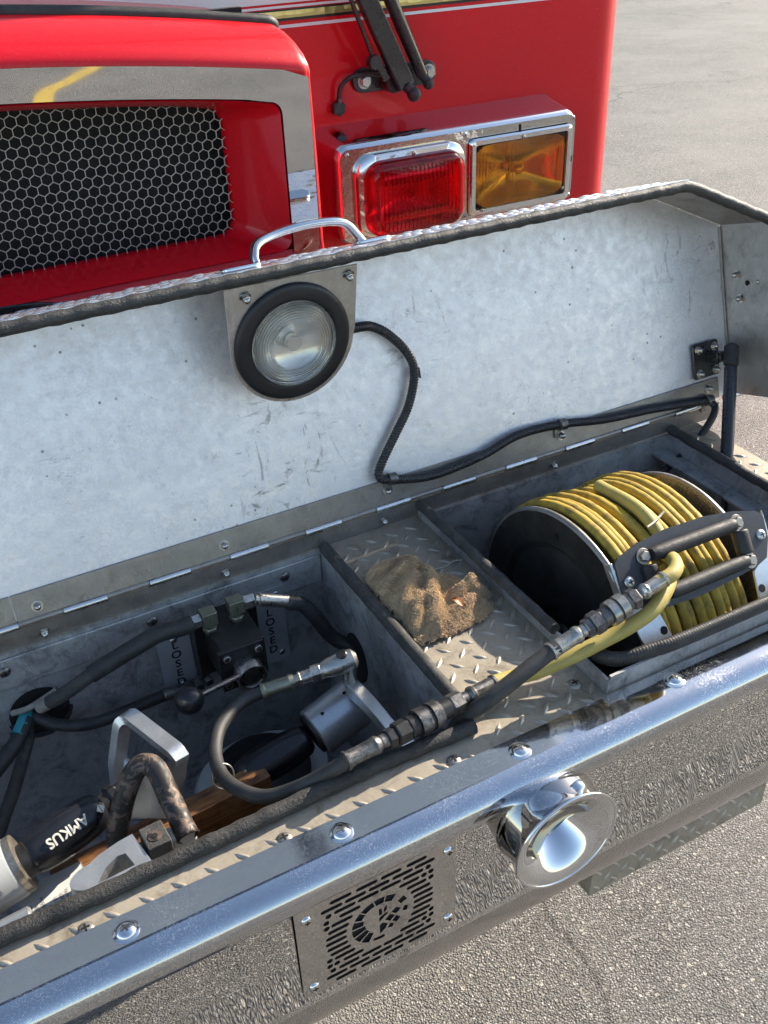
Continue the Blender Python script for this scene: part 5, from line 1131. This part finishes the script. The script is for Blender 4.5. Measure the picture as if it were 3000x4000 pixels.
grip = fluted(ga, gb_, 0.0215, 6, "fluted_grip", "grip_black", tA)
nk = MB(); nk.cyl(ga - (gb_ - ga).normalized() * 0.006, ga + (gb_ - ga) * 0.05, 0.0165, n=24); nk.build("grip_collar", "block_black", tA); nk = MB(); nk.cyl(gb_ - (gb_ - ga) * 0.05, gb_ + (gb_ - ga).normalized() * 0.030, 0.0120, n=20, ch=.001); nk.build("grip_neck", "block_black", tA); nk = MB(); nk.hexa(gb_ + (gb_ - ga).normalized() * 0.008, gb_ + (gb_ - ga).normalized() * 0.018, 0.0155); nk.build("lock_nut", "block_black", tA)
# lettering wrapped round the grip
vs, fs = text_mesh("AMKUS", 0.0125); axg = (gb_ - ga).normalized(); mid = ga.lerp(gb_, 0.50)
viewd = (Vector((-0.50, -0.90, 0.68)) - mid); viewd = (viewd - axg * viewd.dot(axg)).normalized(); sd = viewd.cross(axg).normalized()
mb = MB(); out_v = []
for bx, by in ((0, 0), (0.0006, 0), (0, 0.0006), (0.0006, 0.0006)):
    pv = []
    for v_ in vs:
        u_, w_ = -(v_.x + bx), (v_.y + by) - 0.0008; ang_ = -w_ / 0.0200
        pv.append(mid + axg * u_ + (viewd * math.cos(ang_) + sd * math.sin(ang_)) * (0.0219 + 0.0001 * (bx > 0) + 0.0002 * (by > 0)))
    mb.add(pv, fs)
mb.build("lettering", "letter_cream", tA, smooth=False, recalc=False)
mb = MB(); q = ga.lerp(gb_, 0.93)
for s1 in (-1, 1): mb.add([q + axg * (0.0004 * s1) + viewd * 0.0200 + sd * 0.0045, q + axg * (0.0004 * s1) + viewd * 0.0200 - sd * 0.0045, q + axg * 0.0042 * s1 + viewd * 0.0202], [(0, 1, 2)])
mb.build("arrow_mark", "letter_cream", tA, smooth=False, recalc=False)
# aluminium D handle
hp_ = [(-.4170, -.1660, .0000), (-.4080, -.1640, .0030), (-.3880, -.2300, .0020), (-.3850, -.2400, -.0050), (-.3960, -.2380, -.0700), (-.4020, -.2360, -.0800)]
HZ = Vector((0.95, -0.25, 0.1)).normalized()
def bar(path, w, h, name, mat, parent, side, bev=0.002):
    P_ = resample(path, 0.004); n = len(P_); vs = []
    for i, p_ in enumerate(P_):
        t_ = (P_[min(i + 1, n - 1)] - P_[max(i - 1, 0)]).normalized(); s_ = (side - t_ * side.dot(t_)).normalized(); u_ = s_.cross(t_)
        for a, b in ((-w, -h), (w, -h), (w, h), (-w, h)): vs.append(p_ + s_ * a + u_ * b)
    mb = MB(); mb.add(vs, [(i * 4 + k, i * 4 + (k + 1) % 4, (i + 1) * 4 + (k + 1) % 4, (i + 1) * 4 + k) for i in range(n - 1) for k in range(4)] + [(0, 1, 2, 3), tuple((n - 1) * 4 + k for k in (3, 2, 1, 0))])
    return mb.build(name, mat, parent, bev=bev, ang=50)
bar([(-.4410, -.1760, -.0900), (-.4360, -.1690, -.0500), (-.4215, -.1630, -.0080), (-.4160, -.1630, -.0020), (-.4120, -.1680, 0.0), (-.3890, -.2330, .0010), (-.3870, -.2385, -.0030), (-.3900, -.2370, -.0120), (-.4000, -.2300, -.0650)], 0.0075, 0.0050, "carry_handle", "tool_aluminium", tA, Vector((1, 0.4, 0)))
pl_ = MB(); pl_.prism([(-.030, -.024), (.026, -.020), (.028, .012), (.004, .026), (-.026, .040)], (-.4170, -.1980, -.0830), Vector((0.8, -0.6, 0.05)).normalized(), Vector((0.25, 0.35, 0.90)).normalized(), Vector((-0.55, -0.72, 0.42)).normalized(), -0.004, 0.004); pl_.build("handle_plate", "tool_aluminium", tA, bev=0.0015)
h_ = MB(); q = Vector((-.4060, -.2140, -.0760)); h_.cyl(q, q + Vector((-0.55, -0.72, 0.42)).normalized() * 0.0035, 0.0050, n=16); h_.build("bolt_hole", "deep_black", tA)
# rusty bent pipe
pp_ = resample(smooth_path([(-.4650, -.2560, -.1500), (-.4610, -.2490, -.0700), (-.4590, -.2455, -.0600), (-.4436, -.2390, -.0250), (-.4290, -.2360, -.0015), (-.4175, -.2370, .0030), (-.4110, -.2470, 0.0), (-.4092, -.2736, -.0100), (-.4066, -.3100, -.0250)], 10), 0.003)
rp_ = MB(); rp_.tube(pp_, 0.0102, 20, False); tP = thing("pipe_handle", "rust flecked bent steel pipe handle standing in the left well", "pipe handle", (-0.43, -0.25, WZ))
pipe = rp_.build("bent_pipe", "rusty_pipe", tP, ang=80)
e_ = pp_[-1]; t_ = (pp_[-1] - pp_[-2]).normalized(); m_ = MB(); m_.lathe(e_ - t_ * 0.0005, t_, [(0, 0.0104), (0.001, 0.0110), (0.002, 0.0102), (0.002, 0.0088), (-0.012, 0.0086), (-0.012, 0.0001)], 24, False); m_.build("pipe_mouth", "rusty_pipe", tP)
# clevis head with black block by the foam edge
tC = thing("clevis_head", "machined aluminium clevis with black block and rusty socket screw by the foam edge", "tool head", (-0.47, -0.305, WZ))
cv = MB(); ex, ey = Vector((1, 0.08, 0)).normalized(), Vector((-0.08, 1, 0)).normalized()
o_ = Vector((-0.4500, -0.3080, -0.0260))
outc = [(-0.046, -0.024)] + [(-0.040 - 0.021 * math.cos(R(a)), 0.0 + 0.0125 * math.sin(R(a)) - 0.0085) for a in range(-60, 91, 15)] + [(-0.030, 0.0085), (-0.012, 0.0120), (0.0010, 0.0130), (0.0050, -0.024)]
cv = plate_with_holes(outc, [[(-0.041, -0.0190), (-0.030, -0.0075), (-0.018, -0.0020), (-0.0110, -0.0030), (-0.0085, -0.0190)]], o_, ex, ey, Z, 0.030); cv.build("clevis", "tool_aluminium", tC, smooth=False, bev=0.0008)
m_ = MB(); m_.obox(o_ + ex * 0.0165 + ey * -0.0015 + Z * 0.004, ex * 0.021, ey * 0.026, Z * 0.028); m_.build("black_block", "dusty_rubber", tC, bev=0.001)
q = o_ + ex * 0.0160 + ey * -0.0030 + Z * 0.0180; m_ = MB(); m_.lathe(q, Z, [(0, 0.0062), (0.0006, 0.0060), (0.0006, 0.0030)], 20); m_.build("socket_screw", "rusty_pipe", tC); m_ = MB(); m_.hexa(q + Z * 0.0002, q + Z * 0.0009, 0.0030); m_.build("screw_socket", "deep_black", tC)
m_ = MB(); m_.obox(o_ + ex * 0.040 + ey * 0.004 + Z * -0.006, ex * 0.024, ey * 0.016, Z * 0.018); m_.build("clevis_tail", "cover_pale", tC, bev=0.003)
# silver cylinder end at the frame's corner
m_ = MB(); m_.cyl((-0.60, -0.300, -0.075), (-0.545, -0.297, -0.072), 0.020, n=32, ch=.002); o = m_.build("ram_end", "tool_aluminium"); tag(o, "silver ram end under the printed label at the lower left", "tool")
# printed data label
tL = thing("data_label", "white printed data label below the lettered grip", "label", (-0.535, -0.275, -0.10))
LO = Vector((-0.5230, -0.2700, -0.1000)); le = Vector((0.08, -1.0, 0.0)).normalized(); lu = Vector((1.0, 0.08, 0.0)).normalized(); lu = (lu - le * lu.dot(le)).normalized(); lnn = le.cross(lu)
if lnn.z < 0: lnn = -lnn
m_ = MB(); m_.obox(LO - lnn * 0.0012, le * 0.090, lu * 0.060, lnn * 0.0012); m_.build("paper", "paper_label", tL, smooth=False)
m_ = MB(); m_.obox(LO - lnn * 0.016, le * 0.094, lu * 0.064, lnn * 0.028); m_.build("backing_block", "tool_aluminium", tL, bev=0.002)
for i, tx in enumerate(("2500 Fax: (630", "Number", "000061000", "Version: AC127F-20.9", "100000433  06/2010", "10,500 psi (724bar)", "AMKUS MV1", "MODEL NFPA 1936, 2010 ED", "RESCUE TOOL MEETS", "DO NOT REMOVE THIS")):
    text_part("print_line", tx, 0.0050 if i < 7 else 0.0042, LO + lu * (0.026 - 0.0056 * i) + lnn * 0.0003, le, lu, "letter_ink", tL)
# wooden boards
for nm, lab, c_, e_ in (("wooden_board", "amber stained wooden board standing on edge behind the rusty pipe", Vector((-0.4120, -0.2180, -0.1330)), Vector((0.225, 0.012, 0.012))), ("wooden_board", "reddish wooden board under the looped black hose", Vector((-0.2900, -0.2750, -0.1650)), Vector((0.17, 0.03, 0.0)))):
    w_ = MB(); d = e_.normalized(); n_ = Vector((-d.y, d.x, 0)).normalized(); rows = []
    w_.obox(c_, e_, n_ * 0.024, Vector((0, 0, 0.070))); o = w_.build(nm, "stained_wood", bev=0.0015); tag(o, lab, "board")
w_ = MB(); w_.box((-0.60, -0.3430, WZ + 0.001), (-0.145, -0.150, WZ + 0.022)); o = w_.build("wooden_board", "stained_wood", bev=0.002); tag(o, "dark wooden floor board under the tools in the left well", "board")

# ================================================================= VALVE, SIGNS and HOSES on the back wall
vv = thing("hydraulic_valve", "black hydraulic valve block with ball knob lever on the well's back wall", "valve", (-0.275, -0.05, -0.08))
m_ = MB(); m_.box((-0.3080, -0.0360, -0.1020), (-0.2310, -0.0122, -0.0280)); m_.build("mount_block", "block_black", vv, bev=0.001)
m_ = MB(); m_.box((-0.2960, -0.0950, -0.0780), (-0.2450, -0.0362, -0.0240)); m_.build("valve_body", "block_black", vv, bev=0.0012)
m_ = MB(); m_.box((-0.3010, -0.1010, -0.0770), (-0.2490, -0.0952, -0.0225)); m_.build("end_plate", "block_black", vv, bev=0.0008)
for x, z in ((-0.2925, -0.0312), (-0.2556, -0.0314), (-0.2945, -0.0685), (-0.2535, -0.0685)):
    m_ = MB(); m_.lathe((x, -0.1010, z), (0, -1, 0), [(0, 0.0045), (0.0022, 0.0045), (0.0026, 0.0040), (0.0026, 0.0025)], 18, False); m_.hexa((x, -0.1012, z), (x, -0.1018, z), 0.0026); m_.build("cap_screw", "nut_steel", vv)
kx, kz = -0.2720, -0.0530
m_ = MB(); m_.lathe((kx, -0.1010, kz), (0, -1, 0), [(0, 0.0170), (0.016, 0.0170), (0.020, 0.0160), (0.020, 0.0125), (0.017, 0.0115), (0.014, 0.0001)], 36, False); m_.build("lever_hub", "nut_steel", vv, ang=30, recalc=False)
m_ = MB(); m_.lathe((kx, -0.1150, kz), (0, -1, 0), [(0, 0.0118), (0.004, 0.0110), (0.006, 0.004), (0.0062, 0.0001)], 24, False); m_.build("hub_core", "block_black", vv)
m_ = MB(); m_.cyl((-0.2860, -0.1170, -0.0460), (-0.3400, -0.1370, -0.0345), 0.0034, n=14); m_.build("lever_rod", "dark_steel", vv)
m_ = MB(); m_.ball((-0.3485, -0.1400, -0.0319), 0.0155, 28, 18); m_.build("ball_knob", "grip_black", vv, ang=80)
def elbow(x, z, sgn):
    m_ = MB(); m_.box((x - 0.0085, -0.0590, z - 0.0085), (x + 0.0085, -0.0420, z + 0.0085)); m_.cyl((x, -0.0505, z - 0.022), (x, -0.0505, z - 0.008), 0.0072, n=18); m_.hexa((x, -0.0505, z - 0.0190), (x, -0.0505, z - 0.0130), 0.0092)
    o = m_.build("elbow_fitting", "green_plated", vv, bev=0.0012); 
    m_ = MB(); m_.hexa((x + sgn * 0.0088, -0.0505, z - 0.0005), (x + sgn * 0.0230, -0.0505, z - 0.0012), 0.0085); m_.build("elbow_nut", "zinc_steel", vv); return o
elbow(-0.2920, -0.0075, -1); elbow(-0.2600, -0.0040, 1)
text_part("elbow_number", "1", 0.0075, (-0.2925, -0.0592, -0.0080), X, Z, "letter_ink", vv); text_part("elbow_number", "2", 0.0075, (-0.2605, -0.0592, -0.0045), X, Z, "letter_ink", vv)
m_ = MB(); fa, fb_ = Vector((-0.2370, -0.0505, -0.0055)), Vector((-0.1950, -0.0530, -0.0240)); L = (fb_ - fa).length; m_.lathe(fa, fb_ - fa, [(0, .0058), (.004, .0060), (.005, .0080), (L, .0080)], 20); m_.build("hose_end", "zinc_steel", vv, ang=30)
m_ = MB(); m_.box((-0.2900, -0.01235, -0.0440), (-0.2520, -0.0120, -0.0300)); lb = m_.build("name_strip", "sign_plate", vv, smooth=False)
text_part("strip_letters", "Power", 0.0095, (-0.2720, -0.01255, -0.0370), X, Z, "letter_ink", vv, 0.0004)
def sign(x0, x1, z0, z1, lx, zs, label, skew):
    s = thing("sign_plate", label, "sign", ((x0 + x1) / 2, -0.0122, z0))
    m_ = MB(); m_.box((x0, -0.01330, z0), (x1, -0.0122, z1)); m_.build("plate", "sign_plate", s, smooth=False)
    for i, ch in enumerate("CLOSED"): text_part("letter", ch, 0.0155, (lx, -0.01345, zs[0] + (zs[1] - zs[0]) * i / 5), X, Z, "letter_ink", s, 0.0005)
    for x, z in ((x1 - 0.010 if skew > 0 else x0 + 0.020, z1 - 0.010), (x1 - 0.010 if skew > 0 else x0 + 0.022, z0 + 0.0105)):
        m_ = MB(); m_.dome((x, -0.0133, z), (0, -1, 0), 0.0042, 0.0020, 14); m_.build("rivet", "nut_steel", s)
sign(-0.3480, -0.3085, -0.1330, -0.0445, -0.3278, (-0.0485, -0.1183), "grey metal plate lettered CLOSED left of the valve block", -1)
sign(-0.2300, -0.1885, -0.1400, -0.0285, -0.2096, (-0.0490, -0.1208), "grey metal plate lettered CLOSED right of the valve block", 1)
def hose(pts, r_, label, mat="black_rubber", name="hydraulic_hose", k=8): 
    m_ = MB(); m_.tube(smooth_path(pts, k), r_, 16); o = m_.build(name, mat, ang=80); tag(o, label, "hose"); return o
hT = thing("hydraulic_hose", "thick sleeved black hose rising from the wall hole to the left elbow", "hose", (-0.42, -0.05, -0.03))
m_ = MB(); m_.tube(smooth_path([(-.3130, -.0515, -.0085), (-.3266, -.0540, -.0070), (-.3498, -.0550, -.0040), (-.3740, -.0560, -.0090), (-.4301, -.0600, -.0225)], 8), 0.0098, 16); m_.build("outer_sleeve", "black_rubber", hT, ang=80)
m_ = MB(); m_.tube(smooth_path([(-.4200, -.0595, -.0200), (-.4301, -.0600, -.0230), (-.4598, -.0500, -.0440), (-.4750, -.0380, -.0580)], 8), 0.0078, 16); m_.build("hose_line", "dusty_rubber", hT, ang=80)
m_ = MB(); m_.tube([(-.4640, -.0470, -.0480), (-.4860, -.0270, -.0700)], 0.0072, 14); m_.build("pale_band", "grey_rope", hT)
hose([(-.1990, -.0530, -.0225), (-.1945, -.0550, -.0250), (-.1839, -.0560, -.0300), (-.1717, -.0600, -.0470), (-.1535, -.0700, -.0830), (-.1330, -.0850, -.1000), (-.120, -.09, -.12)], 0.0088, "smooth black hose dropping from the right elbow into the partition hole")
hL = hose([(-.3560, -.0350, -.1095), (-.3847, -.0400, -.1066), (-.4178, -.0500, -.0989), (-.4465, -.0500, -.0963), (-.4753, -.0400, -.0903), (-.4943, -.0200, -.0848), (-.5100, .0200, -.0950)], 0.0068, "thin black hose sagging from the lower valve fitting to the wall hole")
m_ = MB(); m_.cyl((-0.3560, -0.0350, -0.1095), (-0.3180, -0.0310, -0.1155), 0.0075, n=18, ch=.0006); m_.hexa((-0.3180, -0.0310, -0.1155), (-0.3070, -0.0300, -0.1165), 0.0082); m_.hexa((-0.3050, -0.030, -0.1165), (-0.2960, -0.029, -0.1150), 0.0070); m_.build("hose_end", "dark_steel", hL, ang=30)
hose([(-.4900, .0100, -.0860), (-.5020, -.0200, -.0840), (-.5200, -.0450, -.0900), (-.5600, -.0700, -.1050), (-.6300, -.0900, -.1300), (-.80, -.12, -.20), (-1.10, -.15, -.265)], 0.0086, "black hose with a teal band leaving the wall hole to the left", "black_rubber")
m_ = MB(); m_.tube([(-.5000, -.0160, -.0836), (-.5080, -.0300, -.0855), (-.5160, -.0400, -.0880)], 0.0090, 16, False); m_.build("teal_band", "teal_tape", bpy.data.objects[[o.name for o in bpy.data.objects if o.get('label', '').startswith('black hose with a teal')][0]])
hose([(-.4950, .0100, -.0980), (-.5050, -.0250, -.1010), (-.5200, -.0450, -.1180), (-.5500, -.0700, -.1550), (-.60, -.10, -.20), (-.75, -.14, -.265), (-1.05, -.20, -.270)], 0.0072, "dusty black hose slanting down from the wall hole", "dusty_rubber")
m_ = MB(); m_.tube(smooth_path([(-.5150, -.0140, -.0760), (-.4980, -.0220, -.0700), (-.4800, -.0220, -.0645), (-.4650, -.0180, -.0620)], 6), [0.0035] * 19, 8); o = m_.build("webbing_strap", "grey_rope", ang=80); tag(o, "frayed grey strap across the round wall hole", "strap")
hw = MB(); hw.lathe((-0.4870, -0.0085, -0.0905), (0, -1, 0), [(0, 0.0325), (0.0012, 0.0325)], 40); hw.build("wall_hole", "deep_black", left_well)
gr_ = MB(); gr_.tube([(-0.4870 + 0.033 * math.cos(R(a)), -0.0105, -0.0905 + 0.033 * math.sin(R(a))) for a in range(190, 351, 8)], 0.0028, 8); gr_.build("hole_edging", "black_rubber", left_well)
hw = MB(); hw.lathe((-0.1346, -0.0960, -0.1050), (-1, 0, 0), [(0, 0.0340), (0.0010, 0.0340)], 36, sx=0.8); hw.build("partition_hole", "deep_black", left_well)

# ================================================================= RAG and LEAF
rag_t = thing("terry_rag", "crumpled brown terry rag lying on the tread plate", "rag", (-0.07, -0.15, 0.0))
outl = [(-.1190, -.0967), (-.0990, -.0770), (-.0791, -.0744), (-.0560, -.0950), (-.0430, -.1080), (-.0440, -.1250), (-.0286, -.1340), (-.0270, -.1560), (-.0128, -.1640), (-.0080, -.1900), (-.0226, -.2120), (-.0432, -.2230), (-.0831, -.2250), (-.1080, -.2240), (-.1190, -.2230), (-.1185, -.2008), (-.1195, -.1582), (-.1200, -.1309)]
def inside(x, y):
    c = False; n = len(outl)
    for i in range(n):
        (x1, y1), (x2, y2) = outl[i], outl[(i + 1) % n]
        if (y1 > y) != (y2 > y) and x < (x2 - x1) * (y - y1) / (y2 - y1) + x1: c = not c
    return c
def edge_d(x, y):
    m = 9; n = len(outl); p_ = Vector((x, y))
    for i in range(n):
        a, b = Vector(outl[i]), Vector(outl[(i + 1) % n]); t = max(0, min(1, (p_ - a).dot(b - a) / (b - a).length_squared)); m = min(m, (p_ - a - (b - a) * t).length)
    return m
def rag_h(x, y):
    d = edge_d(x, y); e = min(1.0, d / 0.012); e = math.sqrt(max(0, 1 - (1 - e) ** 2))
    wx, wy = x + 0.004 * noise.noise((x * 45, y * 45, 1.0)), y + 0.004 * noise.noise((x * 45, y * 45, 5.0))
    h = 0.004 + 0.0022 * noise.noise((x * 60, y * 60, 2.0)) + 0.0012 * noise.noise((x * 140, y * 140, 9.0))
    for (x1, y1), (x2, y2), w_, a_ in FOLDS:
        p_ = Vector((wx, wy)); a0 = Vector((x1, y1)); d_ = Vector((x2, y2)) - a0; t = (p_ - a0).dot(d_) / d_.length_squared; tc = max(0, min(1, t))
        side = (p_ - a0).x * d_.y - (p_ - a0).y * d_.x
        r_ = (p_ - a0 - d_ * tc).length / (w_ * (0.55 if side > 0 else 1.25)); h += a_ * 1.15 * math.exp(-r_ * r_) * (0.65 + 0.35 * math.sin(math.pi * tc))
    return 0.0015 + e * h
FOLDS = [((-.112, -.095), (-.060, -.102), .010, .013), ((-.115, -.130), (-.066, -.112), .009, .015), ((-.104, -.165), (-.072, -.128), .012, .017), ((-.112, -.200), (-.088, -.165), .010, .010), ((-.085, -.205), (-.066, -.150), .014, .016),
         ((-.062, -.160), (-.046, -.118), .008, .012), ((-.055, -.205), (-.020, -.185), .009, .007), ((-.044, -.178), (-.016, -.168), .006, .012), ((-.030, -.150), (-.020, -.190), .005, .006)]
S = 0.0013; idx = {}; vs = []; fs = []
nx_, ny_ = int(0.13 / S), int(0.17 / S)
for j in range(ny_):
    for i in range(nx_):
        x, y = -0.1285 + i * S, -0.2350 + j * S
        jx, jy = x + 0.0035 * noise.noise((x * 120, y * 120, 4.0)) + 0.0015 * noise.noise((x * 420, y * 420, 8.0)), y + 0.0035 * noise.noise((x * 120, y * 120, 14.0)) + 0.0015 * noise.noise((x * 420, y * 420, 18.0))
        if inside(jx, jy): idx[(i, j)] = len(vs); vs.append(Vector((x + 0.0008 * noise.noise((x * 300, y * 300, 0)), y, rag_h(x, y))))
for (i, j) in idx:
    if all(k in idx for k in ((i + 1, j), (i + 1, j + 1), (i, j + 1))): fs.append((idx[(i, j)], idx[(i + 1, j)], idx[(i + 1, j + 1)], idx[(i, j + 1)]))
rg = MB(); rg.add(vs, fs); top_v = list(vs); rag = rg.build("cloth", "terry_cloth", rag_t, recalc=False, ang=180)
tf = MB(); rng = random.Random(11)
keys = list(idx.keys())
for _ in range(34000):
    k = rng.choice(keys); p_ = vs[idx[k]]; px = vs[idx.get((k[0] + 1, k[1]), idx[k])]; py = vs[idx.get((k[0], k[1] + 1), idx[k])]
    nrm = (px - p_).cross(py - p_)
    nrm = nrm.normalized() if nrm.length > 1e-12 else Z
    d = (nrm + Vector((rng.uniform(-1, 1), rng.uniform(-1, 1), rng.uniform(-.3, .8))) * 0.6).normalized(); s_ = d.cross(Vector((rng.uniform(-1, 1), rng.uniform(-1, 1), rng.uniform(-1, 1)))).normalized(); L = rng.uniform(0.0012, 0.0032)
    q = p_ + Vector((rng.uniform(-.5, .5) * S, rng.uniform(-.5, .5) * S, 0)); w = 0.00042
    m1 = q + d * L * 0.7 + s_ * rng.uniform(-.0006, .0006)
    tf.add([q - s_ * w, q + s_ * w, m1 + s_ * w, m1 - s_ * w, m1 + (d + Vector((rng.uniform(-1, 1), rng.uniform(-1, 1), -0.8))).normalized() * L * 0.5], [(0, 1, 2, 3), (3, 2, 4)])
t_ = tf.build("terry_loops", "terry_cloth", rag_t, smooth=False, recalc=False); t_['kind'] = 'stuff'
lf = MB(); c_ = Vector((-0.0650, -0.2090, 0.0290)); rows = []
for j in range(7):
    t = j / 6; w = 0.0042 * math.sin(math.pi * min(.98, t + .02)) ** 0.7; rows.append([c_ + Vector((-0.004 + 0.009 * t, 0.006 - 0.014 * t, 0.003 * math.sin(t * 5))) + Vector((w * s, w * 0.5 * s, 0.0014 * abs(s))) for s in (-1, -.5, 0, .5, 1)])
lf.grid(rows); o = lf.build("dry_leaf", "dry_leaf", recalc=False); tag(o, "small orange dry leaf caught on the rag", "leaf")

tw = MB(); tw.tube(smooth_path([(-0.0010, -0.1170, 0.0025), (-0.0120, -0.1150, 0.0040), (-0.0240, -0.1180, 0.0030), (-0.0380, -0.1160, 0.0022)], 6), 0.0006, 6); o = tw.build("grass_stem", "cable_tie", ang=80); tag(o, "thin dry grass stem lying across the tread plate behind the rag", "grass stem")
